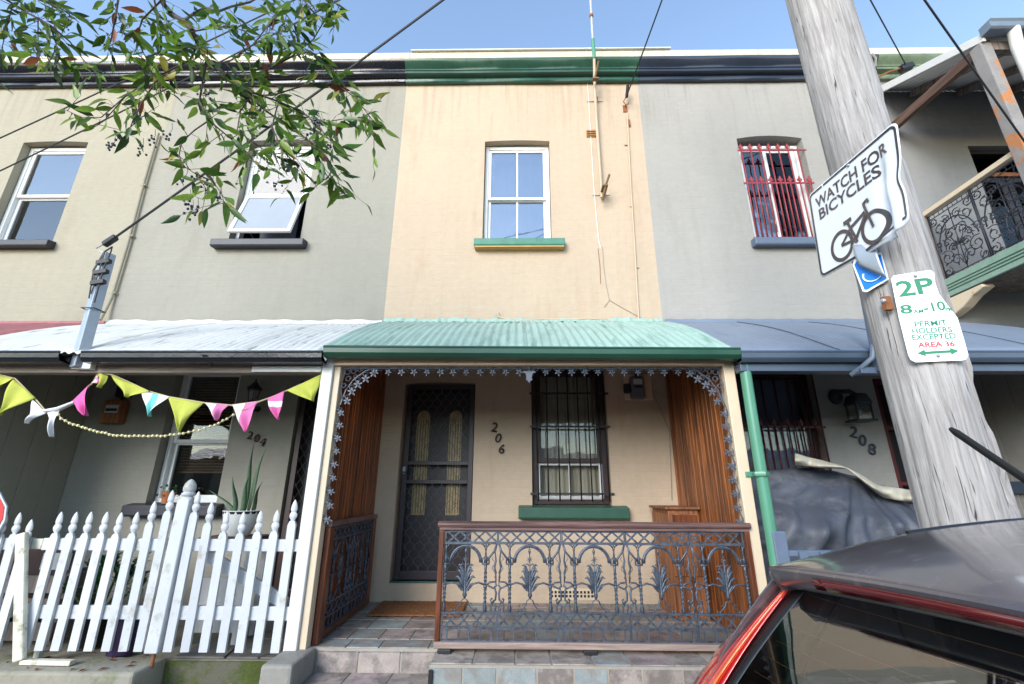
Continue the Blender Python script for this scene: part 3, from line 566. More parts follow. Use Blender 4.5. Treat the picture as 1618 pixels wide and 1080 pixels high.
for sx, xe in ((1, -1.503), (-1, 1.703)):
    lf.tube([(xe+sx*(.012+.012*math.sin(i*.9)), YL, 2.6-i*.03) for i in range(42)], .005, 4)
    lf.tube([(xe+sx*.30, YL, 2.60), (xe+sx*.2, YL, 2.57), (xe+sx*.11, YL, 2.50), (xe+sx*.05, YL, 2.40), (xe+sx*.02, YL, 2.28)], .006, 5)
    for (a, b, r) in ((.05, 2.56, .03), (.1, 2.565, .026), (.06, 2.5, .026), (.15, 2.58, .022), (.03, 2.44, .022), (.12, 2.52, .018)):
        lf.tube([(xe+sx*a+r*math.cos(t)*(1-t*.06), YL, b+r*math.sin(t)*(1-t*.06)) for t in [i*.7 for i in range(11)]], .0045, 4)
lf = lf.build('lace_fringe', 'iron_light', h6, smooth=True)
for i in range(25): link('lace_leaf', iv2, lf, Matrix.Translation((-1.22+i*.111+rt_.uniform(-.004, .004), YL-.004, 2.558)) @ Matrix.Rotation(rt_.uniform(-.25, .25), 4, 'Y') @ Matrix.Scale(rt_.uniform(.85, 1.05), 4))
for sx, xe in ((1, -1.503), (-1, 1.703)):
    for (a, b, s) in ((.27, 2.545, 1.1), (.21, 2.50, 1.2), (.15, 2.45, 1.25), (.105, 2.39, 1.2), (.075, 2.31, 1.1)):
        link('lace_leaf', iv, lf, Matrix.Translation((xe+sx*a, YL-.006, b)) @ Matrix.Rotation(-sx*.7, 4, 'Y') @ Matrix.Scale(s, 4))
    for i in range(9): link('lace_leaf', iv, lf, Matrix.Translation((xe+sx*(.04 if i % 2 else .036), YL-.006, 2.21-i*.103)) @ Matrix.Rotation(-sx*(1.2+rt_.uniform(-.3, .3)), 4, 'Y') @ Matrix.Scale(rt_.uniform(.8, 1.05), 4))
pd = MB(); cx = onY(836, 600, YL).x
pd.prism([(-.05, .0), (.05, .0), (.06, -.012), (.03, -.022), (.022, -.06), (.03, -.075), (.012, -.085), (0, -.105), (-.012, -.085), (-.03, -.075), (-.022, -.06), (-.03, -.022), (-.06, -.012)], -.008, .008, 'Y')
o = pd.build('lace_pendant', 'iron_light', h6, bevel=.003); o.matrix_basis = Matrix.Translation((cx, YL-.03, 2.56))
MB().tube([(cx, YL-.03, 2.56), (cx, YL-.03, 2.615)], .006, 5).build('pendant_rod', 'iron_light', h6)
digits(h6, [('2', 782, 675, -12), ('0', 787.5, 692, -20), ('6', 793, 709, -12)], 'black_number', .105)
# pipes and wires on the wall
def wallpath(l, Y): return [onY(a, b, Y) for a, b in l]
cdt = MB().tube(wallpath([(991, 178), (993, 215), (996, 280), (1003, 390), (1009, 500), (1010, 512)], -.02), .011, 8).build('conduit', 'cream_pipe', h6, smooth=True)
for z in (6.2, 5.2, 4.3): MB().box(1.475, 1.515, -.022, 0, z-.008, z+.008).build('clip', 'cream_pipe', cdt)
MB().tube(wallpath([(786, 493), (788, 500), (800, 504.5), (830, 506), (860, 504), (890, 505), (930, 503.5), (960, 504), (975, 509), (982, 513)], -.025), .016, 8).build('conduit', 'cream_pipe', h6, smooth=True)
MB().tube(wallpath([(926, 80), (929, 140), (932, 190), (935, 240), (938, 290), (942, 340), (946, 380), (949, 392)], -.012), .004, 5).build('wall_cable', 'white_frame', h6)
MB().tube(wallpath([(952, 390), (954, 420), (958, 450), (963, 474)], -.006), .003, 5).build('wall_cable', 'cable_grey', h6)
MB().tube(wallpath([(945, 392), (948, 420), (949, 448)], -.006), .0035, 5).build('wall_cable', 'rust', h6)
MB().tube(wallpath([(955, 485), (963, 474), (985, 487), (1022, 507)], -.006), .003, 5).build('wall_cable', 'cable_grey', h6)
MB().tube(wallpath([(1078, 640), (1072, 600), (1060, 590)], -.01)[:1]+[onY(1030, 615, -.01), onY(1058, 680, -.01), onY(1062, 790, -.01)], .004, 5).build('wall_cable', 'cable_grey', h6)
# ================================================================ 204: grey house with white roof
h4 = thing('terrace_house', 'grey stucco terrace house with black cornice and white corrugated verandah roof, numbered 204', 'house', (-3.37, 0, .1), 'row of terrace houses')
x0, x1 = X['202'], X['204']
front_wall(h4, x0, x1, [(-3.81, -2.86, 4.66, 6.34, .02), (-4.07, -3.29, 1.46, 3.0), (-2.57, -1.73, .55, 2.84)], 'stucco_204')
top(h4, x0, x1, 'gloss_black', 'parapet_cream'); body(h4, x0, x1)
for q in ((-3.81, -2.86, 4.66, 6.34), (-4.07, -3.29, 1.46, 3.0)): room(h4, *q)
win = frame_ring(-3.80, -2.87, 4.665, 6.31, .10, .19, .05).build('window', 'white_frame', h4, bevel=.004)
sash(win, -3.75, -2.92, 5.47, 6.26, .115, .045, 'white_frame', 1, 1, 'glass_clear')
MB().box(-3.75, -2.92, .10, .16, 5.43, 5.47).build('transom', 'white_frame', win)
# awning sash pushed out from the bottom
aw = frame_ring(-.405, .405, -.73, 0, -.018, .018, .05).build('awning_sash', 'white_frame', win, bevel=.004)
mt = Matrix.Translation((-3.335, .075, 5.45)) @ Matrix.Rotation(R(-17), 4, 'X'); aw.matrix_basis = mt
pn = MB().box(-.357, .357, -.003, .003, -.683, -.047).build('pane', 'sky_white_pane', win); pn.matrix_basis = mt
MB().tube([(-3.5, .12, 4.72), (-3.5, -.1, 4.80)], .008, 5).build('stay', 'galv', win)
MB().box(-3.6, -3.1, .3, .31, 4.67, 6.3).build('curtain', 'sheer', win)
sill(win, -3.965, -2.76, 4.575, 4.70, 'black_sill', .11)
wl = frame_ring(-4.06, -3.30, 1.47, 2.99, .11, .2, .045).build('window', 'white_frame', h4, bevel=.004)
sash(wl, -4.015, -3.345, 2.12, 2.95, .125, .04, 'white_frame', 1, 1, 'glass_clear'); sash(wl, -4.015, -3.345, 1.51, 2.14, .162, .04, 'white_frame', 1, 1, 'glass_clear')
bl = MB()
for k in range(34): bl.add([(-4.0, .27, 2.96-k*.034), (-3.36, .27, 2.96-k*.034), (-3.36, .295, 2.942-k*.034), (-4.0, .295, 2.942-k*.034)], [(0, 1, 2, 3)])
bl.build('blind', 'blind_brown', wl, solid=.001)
MB().tube([(-4.0, .28, 1.8), (-3.36, .28, 1.8)], .01, 5).build('blind_rail', 'blind_brown', wl)
sill(wl, -4.22, -3.2, 1.33, 1.465, 'black_sill', .12)
dr = MB().box(-2.565, -1.735, .17, .215, .57, 2.83).build('front_door', 'door_dark', h4)
sc = frame_ring(-2.55, -1.745, .57, 2.82, .04, .075, .06).build('screen_door', 'window_wood', h4, bevel=.004)
wire = MB(); n0 = -2.49; wd = .685; zz0, zz1 = .63, 2.76; pp = .085
for s in (1, -1):
    c = -3.0
    while c < 3.0:
        # diagonal x = n0 + c + s*(z-zz0)*.62, clipped to the opening
        za, zb = zz0, zz1
        ts = []
        for z in (zz0, zz1): ts.append((z, c+s*(z-zz0)*.62))
        for xx in (0, wd):
            z = zz0+(xx-c)/(s*.62)
            if zz0 <= z <= zz1: ts.append((z, xx))
        ts = sorted([(z, xx) for z, xx in ts if -1e-6 <= xx <= wd+1e-6])
        if len(ts) >= 2 and ts[-1][0]-ts[0][0] > .02: wire.tube([(n0+ts[0][1], .055+.004*s, ts[0][0]), (n0+ts[-1][1], .055+.004*s, ts[-1][0])], .0026, 4)
        c += pp
wire.build('diamond_mesh', 'wire_dark', sc)
MB().box(-2.57, -1.73, -.05, .2, .50, .548).build('door_step', 'slate_sill', h4, bevel=.008)
p4 = MB(); p4.box(-5.03, -1.70, -1.30, -.002, .1, .405); p4.box(-5.03, -2.60, -1.62, -1.30, .1, .425); p4 = p4.build('porch_floor', 'concrete', h4, bevel=.02)
MB().box(-2.595, -1.665, -1.315, -1.301, .1, .403).build('mossy_riser', 'moss', h4)
rp = random.Random(5)
for (poly) in ([(-2.58, -1.27), (-2.2, -1.27), (-2.3, -.8), (-2.58, -.7)], [(-2.18, -1.27), (-1.95, -1.27), (-1.72, -.9), (-2.28, -.81)], [(-1.93, -1.27), (-1.71, -1.27), (-1.71, -.93)], [(-2.58, -.68), (-2.3, -.78), (-2.1, -.3), (-2.58, -.2)], [(-2.28, -.79), (-1.72, -.88), (-1.72, -.3), (-2.08, -.3)]):
    MB().prism(poly, .406, .420, 'Z').build('paving_slab', 'paver', p4, bevel=.004)
MB().prism([(-1.5, .43), (-.003, .43)]+[(-.003-1.497*i/5, roof_z(-.003-1.497*i/5)-.06) for i in range(6)], -5.075, -5.04, 'X').build('partition_backing', 'stucco_204', h4)
pa = MB().prism([(-1.5, .43), (-.003, .43)]+[(-.003-1.497*i/5, roof_z(-.003-1.497*i/5)-.04) for i in range(6)], -5.039, -5.02, 'X').build('partition', 'stucco_204', h4)
for k in range(6): MB().box(-5.019, -5.008, -1.5+k*.25, -1.5+k*.25+.244, .45, roof_z(-1.5+k*.25)-.05).build('lining_board', 'stucco_204', pa, bevel=.003)
MB().box(-5.06, -1.66, -1.50, -1.405, 2.545, 2.625).build('beam', 'beam_grey', h4, bevel=.006)
MB().box(-2.25, -1.66, -1.52, -1.503, 2.548, 2.60).build('beam_patch', 'white_paint', h4, bevel=.003)
corr_roof(h4, x0-.0, x1-.002, 'roof_white', amp=.010, n=5, zoff=-.025)
MB().grid(lambda u, v: (x0+.01+(x1-x0-.02)*u, -.02-.035*(1-v), 3.515+.07*v+.005*math.sin(u*70)+.008*math.sin(u*23)), 120, 1).build('roof_flashing', 'roof_white', h4, solid=.004)
gutter(h4, -3.60, -1.605, 'gloss_black', z=2.60); gutter(h4, -5.08, -3.78, 'gloss_black', z=2.60)
MB().obox(onY(322, 560, -1.69), onY(333, 578, -1.55), .03, .008).build('gutter_strap', 'black_sill', h4)
digits(h4, [('2', 396.5, 687.5, -10), ('0', 407, 692, -14), ('4', 416, 698, -14)], 'bronze_number', .088)
# ================================================================ 202: cream-yellow house on the far left
h2 = thing('terrace_house', 'pale yellow stucco terrace house with black cornice and faded pink verandah roof', 'house', (-6.8, 0, .1), 'row of terrace houses')
x0, x1 = X['201'], X['202']
front_wall(h2, x0, x1, [(-7.09, -6.15, 4.66, 6.34, .02), (-8.2, -7.3, 1.46, 3.0), (-6.4, -5.55, .55, 2.84)], 'stucco_202')
top(h2, x0, x1, 'gloss_black', 'parapet_cream'); body(h2, x0, x1)
for q in ((-7.09, -6.15, 4.66, 6.34), (-8.2, -7.3, 1.46, 3.0)): room(h2, *q)
win = frame_ring(-7.08, -6.16, 4.665, 6.31, .10, .19, .05).build('window', 'white_frame', h2, bevel=.004)
sash(win, -7.03, -6.21, 5.48, 6.26, .115, .045, 'white_frame', 1, 1, 'glass_sky'); sash(win, -7.03, -6.21, 4.715, 5.50, .152, .045, 'white_frame', 1, 1, 'glass')
bl = MB()
for k in range(44): bl.add([(-7.02, .28, 6.25-k*.035), (-6.22, .28, 6.25-k*.035), (-6.22, .305, 6.232-k*.035), (-7.02, .305, 6.232-k*.035)], [(0, 1, 2, 3)])
bl.build('blind', 'blind', win, solid=.001)
sill(win, -7.26, -6.09, 4.585, 4.70, 'black_sill', .11)
wl = frame_ring(-8.19, -7.31, 1.47, 2.99, .11, .2, .045).build('window', 'white_frame', h2); sash(wl, -8.15, -7.35, 1.51, 2.95, .13, .04, 'white_frame', 1, 2, 'glass')
MB().box(-6.395, -5.555, .15, .2, .56, 2.83).build('front_door', 'door_dark', h2)
MB().box(-8.5, -5.085, -1.62, -.002, .1, .425).build('porch_floor', 'concrete', h2)
MB().box(-8.5, -5.062, -1.50, -1.405, 2.545, 2.625).build('beam', 'beam_grey', h2, bevel=.006)
MB().box(-8.5, -8.4, -1.50, -1.405, .42, 2.545).build('verandah_post', 'white_paint', h2)
corr_roof(h2, x0, x1-.002, 'roof_pink', amp=.010, n=5, zoff=-.02); gutter(h2, x0, x1-.001, 'gloss_black', z=2.60)
MB().grid(lambda u, v: (x0+.01+(x1-x0-.02)*u, -.02-.03*(1-v), 3.53+.05*v), 40, 1).build('roof_flashing', 'roof_pink', h2, solid=.004)
cp = MB().tube([onY(250, 210, -.04), onY(228, 285, -.04), onY(203, 380, -.04), onY(176, 470, -.04), onY(168, 486, -.06), onY(158, 505, -.1)], .02, 8).build('conduit', 'stucco_202', h2, smooth=True)
for a, b in ((226, 292), (206, 372), (178, 462)): q = onY(a, b, -.04); MB().box(q.x-.035, q.x+.035, -.05, 0, q.z-.01, q.z+.01).build('clip', 'stucco_202', cp)
# ================================================================ 208: grey house with slate roof
h8 = thing('terrace_house', 'warm grey stucco terrace house with navy cornice and slate blue verandah roof, numbered 208', 'house', (3.45, 0, .1), 'row of terrace houses')
x0, x1 = X['206'], X['208']
front_wall(h8, x0, x1, [(3.045, 3.945, 4.66, 6.35, .05), (2.45, 3.41, 1.46, 2.98), (4.09, 4.93, .6, 2.87)], 'stucco_208')
top(h8, x0, x1, 'gloss_navy', 'parapet_grey'); body(h8, x0, x1)
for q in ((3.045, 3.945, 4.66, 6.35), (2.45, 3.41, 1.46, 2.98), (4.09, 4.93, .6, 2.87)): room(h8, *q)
win = frame_ring(3.055, 3.935, 4.665, 6.27, .11, .19, .045).build('window', 'white_frame', h8, bevel=.004)
sash(win, 3.10, 3.49, 4.71, 6.225, .125, .04, 'white_frame', 1, 1, 'glass'); sash(win, 3.46, 3.89, 4.71, 6.225, .15, .04, 'white_frame', 1, 1, 'glass_clear')
MB().grid(lambda u, v: (3.06+.4*u, .31+.012*math.sin(u*30), 4.67+1.6*v), 40, 1).build('curtain', 'sheer', win, smooth=True)
sill(win, 2.985, 4.08, 4.565, 4.69, 'slate_sill', .11)
sp = spear('bar_red')
gx = [3.075+i*.128 for i in range(7)]
gb = bars(win, 'window_grille', 'bar_red', gx, [4.72, 5.56, 6.10], .0, .009, 3.03, 3.97, .012, 4.70, 6.12)
me = MB().tube([(0, 0, 4.70), (0, 0, 5.58)], .009, 8).mesh('bar', 'bar_red', True)
for i in range(7): link('bar', me, gb, Matrix.Translation((3.075+.064+i*.128-.128*(i == 6)*0, -.008, 0))); link('spearhead', sp, gb, Matrix.Translation((min(3.139+i*.128, 3.93), -.008, 5.57)))
for i in range(6): link('spearhead', sp, gb, Matrix.Translation((gx[i]+.03*0, -.008, 6.11)))
v = MB().box(4.19, 4.33, -.006, .01, 6.37, 6.46).build('wall_vent', 'stucco_208', h8)
for k in range(3): MB().box(4.2, 4.32, -.008, -.004, 6.38+k*.027, 6.394+k*.027).build('vent_hole', 'hole_dark', v)
wl = frame_ring(2.46, 3.40, 1.47, 2.97, .10, .2, .06).build('window', 'window_wood', h8, bevel=.004)
sash(wl, 2.52, 3.34, 1.53, 2.91, .125, .04, 'window_wood', 1, 2, 'glass_clear')
MB().box(2.5, 3.36, .3, .31, 1.5, 2.9).build('curtain', 'sheer', wl)
sill(wl, 2.38, 3.5, 1.325, 1.462, 'slate_sill', .11)
spm = spear('bar_maroon')
gx = [2.50+i*.15 for i in range(7)]
gb = bars(wl, 'window_grille', 'bar_maroon', gx, [1.55, 2.30, 2.93], -.0, .009, 2.44, 3.44, .012, 1.5, 2.95)
me = MB().tube([(0, 0, 1.5), (0, 0, 2.32)], .009, 8).mesh('bar', 'bar_maroon', True)
for i in range(6): link('bar', me, gb, Matrix.Translation((gx[i]+.075, -.008, 0))); link('spearhead', spm, gb, Matrix.Translation((gx[i]+.075, -.008, 2.31)))
dr = MB().box(4.1, 4.92, .17, .21, .61, 2.86).build('front_door', 'door_dark', h8)
sc = frame_ring(4.10, 4.92, .61, 2.86, .03, .07, .055).build('screen_door', 'bar_maroon', h8, bevel=.004)
for z in (1.05, 1.70, 2.3): MB().box(4.155, 4.865, .035, .065, z-.02, z+.02).build('rail', 'bar_maroon', sc)
me = MB().tube([(0, 0, .66), (0, 0, 2.81)], .009, 8).mesh('bar', 'bar_maroon', True)
for i in range(6): link('bar', me, sc, Matrix.Translation((4.25+i*.11, .05, 0)))
p8 = MB().box(1.76, 5.08, -1.62, -.002, .1, .46).build('porch_floor', 'concrete', h8)
MB().box(1.80, 5.12, -1.50, -1.405, 2.555, 2.66).build('beam', 'slate_paint', h8, bevel=.006)
MB().box(1.80, 5.12, -1.60, -1.505, 2.535, 2.60).build('fascia', 'slate_paint', h8, bevel=.004)
corr_roof(h8, x0+.022, x1-.02, 'roof_slate', pitch=.05, amp=.003, n=4, zoff=-.012, ripple=.001)
for xx in (2.62, 3.47, 4.32): MB().tube([(xx, y, roof_z(y)-.004) for y in [-1.63+1.62*i/8 for i in range(9)]], .004, 5).build('roof_lap', 'slate_paint', h8)
MB().grid(lambda u, v: (x0+.02+(x1-x0-.03)*u, -.02-.04*(1-v), 3.52+.075*v+.003*math.sin(u*90)), 90, 1).build('roof_flashing', 'roof_slate', h8, solid=.003)
gutter(h8, 1.792, 5.15, 'slate_paint', z=2.60)
pr = MB().prism([(-1.5, .46), (-.003, .46)]+[(-.003-1.497*i/5, roof_z(-.003-1.497*i/5)-.04) for i in range(6)], 5.085, 5.165, 'X').build('partition', 'stucco_208', h8)
for k in range(6): MB().box(5.072, 5.084, -1.5+k*.25, -1.5+k*.25+.244, .47, roof_z(-1.5+k*.25)-.05).build('lining_board', 'stucco_208', pr, bevel=.003)
MB().box(5.04, 5.071, -1.5, -.01, 1.60, 1.72).build('dado_rail', 'slate_paint', pr, bevel=.004)
digits(h8, [('2', 1347.5, 682.5, -18), ('0', 1361.5, 695.5, -16), ('8', 1376.5, 709.5, -14)], 'navy_number', .125)
# ================================================================ 210: house with the iron-lace balcony
h10 = thing('terrace_house', 'dark grey terrace house with two-storey verandah, cast-iron lace balcony and peeling corner post', 'house', (6.9, 0, .1), 'row of terrace houses')
x0, x1 = X['208'], X['210']
front_wall(h10, x0, x1, [(6.18, 7.1, 4.06, 6.15), (5.9, 6.8, 1.4, 2.9)], 'stucco_210')
top(h10, x0, x1, 'cornice_green_pale', 'parapet_worn'); body(h10, x0, x1)
for q in ((6.18, 7.1, 4.06, 6.15), (5.9, 6.8, 1.4, 2.9)): room(h10, *q)
fd = frame_ring(6.19, 7.09, 4.07, 6.14, .08, .18, .06).build('balcony_door', 'door_dark', h10)
for a, b in ((6.25, 6.63), (6.65, 7.03)): sash(fd, a, b, 4.13, 5.7, .1, .07, 'door_dark', 1, 2, 'glass_clear')
MB().box(6.25, 7.03, .09, .16, 5.72, 5.78).build('transom', 'rust', fd)
wl = frame_ring(5.91, 6.79, 1.41, 2.89, .1, .2, .05).build('window', 'white_frame', h10); sash(wl, 5.96, 6.74, 1.46, 2.84, .12, .04, 'white_frame', 1, 2, 'glass')
MB().box(5.18, 8.58, -1.62, -.002, .1, .46).build('porch_floor', 'concrete', h10)
# balcony floor and edge
bf = MB().box(5.19, 8.58, -1.36, -.002, 3.94, 4.03).build('balcony_floor', 'old_wood', h10)
MB().box(5.155, 5.188, -1.38, -.01, 3.84, 4.06).build('fascia', 'fascia_green', bf, bevel=.004)
for z in (3.90, 3.935, 3.97): MB().box(5.150, 5.156, -1.38, -.01, z, z+.012).build('moulding', 'trim_green', bf)
MB().box(5.19, 8.58, -1.39, -1.362, 3.84, 4.06).build('fascia', 'fascia_green', bf, bevel=.004)
cb = MB(); cb.prism([(0, 3.83), (-.5, 3.83), (-.52, 3.79), (-.36, 3.74), (-.22, 3.66), (-.1, 3.62), (0, 3.60)], 5.165, 5.30, 'X'); cb.build('corbel', 'cream_paint', h10, bevel=.015)
# roof over the balcony
RZ = lambda y: 7.12+y*.50
mb = MB(); mb.grid(lambda u, v: (5.16+3.44*u, -1.42*(1-v)-.003, RZ(-1.42*(1-v))+.008*math.sin(2*math.pi*3.44*u/.076)), 370, 4); mb.build('balcony_roof', 'soffit', h10, smooth=True, solid=.0015)
MB().prism([(-.003, 7.04), (-1.40, 7.04-.70), (-1.40, 7.04-.60), (-.003, 7.15)], 5.125, 5.155, 'X').build('barge_board', 'white_paint', h10, bevel=.003)
MB().prism([(-1.40, 6.39), (-1.5, 6.39), (-1.52, 6.41), (-1.52, 6.47), (-1.54, 6.5), (-1.4, 6.5)], 5.11, 8.6, 'X').build('gutter', 'galv_paint', h10, bevel=.004)
for i in range(5): MB().box(5.6+i*.65, 5.65+i*.65, -1.38, -.01, 0, .09).build('rafter', 'old_wood', h10).matrix_basis = Matrix.Translation((0, 0, 7.0)) @ Matrix.Rotation(math.atan(.5), 4, 'X')
MB().obox((5.21, -.01, 6.44), (5.21, -1.36, 6.34), .07, .12).build('side_plate', 'brown_beam', h10, bevel=.006)
MB().box(5.24, 8.58, -1.36, -1.28, 6.26, 6.38).build('front_plate', 'old_wood', h10)
MB().box(5.115, 5.24, -1.37, -1.24, .46, 6.36).build('verandah_post', 'peeling_post', h10, bevel=.01)
MB().box(5.165, 5.245, -.10, -.004, 4.03, 5.0).build('wall_post', 'old_wood', h10, bevel=.006)
MB().tube([(5.40, -1.47, 6.42), (5.40, -1.44, 6.2), (5.40, -1.42, .3)], .055, 16).build('downpipe', 'white_paint', h10, smooth=True)
MB().tube([(5.32, -1.38, 5.55), (5.34, -1.475, 5.55), (5.40, -1.49, 5.55), (5.47, -1.47, 5.55), (5.48, -1.38, 5.55)], .014, 6, 1.5).build('pipe_clip', 'galv', h10, smooth=True)
MB().box(5.17, 5.24, -1.26, -.09, 4.96, 5.02).build('handrail', 'cream_paint', h10, bevel=.006)
MB().box(5.24, 8.58, -1.34, -1.28, 4.96, 5.02).build('handrail', 'cream_paint', h10, bevel=.006)
def spiral(c, r, a0, turns, k=14, sgn=1, ax='YZ'):
    out = []
    for i in range(k+1):
        t = i/k; a = a0+sgn*turns*2*math.pi*t; rr = r*(1-.82*t); out.append((c[0]+rr*math.cos(a), c[1]+rr*math.sin(a)))
    return out
def lace(w, hh):
    """scroll panel in its own plane (u across, v up)"""
    mb = MB(); T = lambda l, r=.006, f=1: mb.tube([(u, 0, v) for u, v in l], r, 5)
    for v in (0.01, .06, hh-.06, hh-.01): T([(0, v), (w, v)], .006)
    for u in (.008, w-.008): T([(u, 0), (u, hh)], .008)
    T([(w/2, .06), (w/2, hh-.06)], .006)
    for i in range(9): u = w*(i+.5)/9; T([(u, .01), (u, .06)], .004); T([(u, hh-.06), (u, hh-.01)], .004)
    arc = [(w/2+(w*.42)*math.cos(math.pi*i/14), hh*.42+(hh*.38)*math.sin(math.pi*i/14)) for i in range(15)]; T(arc, .008)
    arc = [(w/2+(w*.30)*math.cos(math.pi*i/14), hh*.42+(hh*.25)*math.sin(math.pi*i/14)) for i in range(15)]; T(arc, .006)
    rr = random.Random(2)
    for s in (-1, 1):
        for (a, b, r, st_, tn, sg) in ((.30, .75, .09, 2, 1.4, 1), (.40, .88, .06, 0, 1.4, -1), (.14, .60, .075, 3, 1.4, -1), (.33, .30, .10, 1, 1.5, 1), (.15, .22, .075, 4, 1.4, -1), (.40, .12, .06, 2, 1.3, 1), (.14, .40, .06, 0, 1.4, 1), (.42, .52, .055, 5, 1.3, 1), (.25, .50, .05, 3, 1.3, -1), (.13, .82, .06, 1, 1.3, 1)):
            l = spiral((w/2+s*a*w, b*hh), r, st_ if s > 0 else math.pi-st_, tn, 14, sg*s); T(l, .0055)
            for k in (3, 6, 9):
                u, v = l[k]; mb.ball((u, 0, v), .011, 5)
                d = rr.uniform(0, 6.3); mb.prism([(u, v), (u+.016*math.cos(d+.5), v+.016*math.sin(d+.5)), (u+.04*math.cos(d), v+.04*math.sin(d)), (u+.016*math.cos(d-.5), v+.016*math.sin(d-.5))], -.004, .004, 'Y')
        T([(w/2, .1*hh), (w/2+s*.1*w, .25*hh), (w/2+s*.06*w, .42*hh), (w/2+s*.16*w, .58*hh)], .006)
    for k in range(5):
        a = math.pi*(.1+.2*k); mb.prism([(w/2, hh*.4), (w/2+.05*math.cos(a+.3), hh*.4+.05*math.sin(a+.3)), (w/2+.11*math.cos(a), hh*.4+.11*math.sin(a)), (w/2+.05*math.cos(a-.3), hh*.4+.05*math.sin(a-.3))], -.005, .005, 'Y')
    return mb
lm = lace(.565, .90).mesh('lace_panel', 'iron_dark', True)
for i in range(2): link('lace_panel', lm, h10, frame_mtx((5.205, -.105-i*.57, 4.04), (0, -1, 0), (1, 0, 0)) @ Matrix())
for i in range(5): link('lace_panel', lm, h10, Matrix.Translation((5.26+i*.66, -1.31, 4.04)) @ Matrix.Diagonal((1.15, 1, 1, 1)))
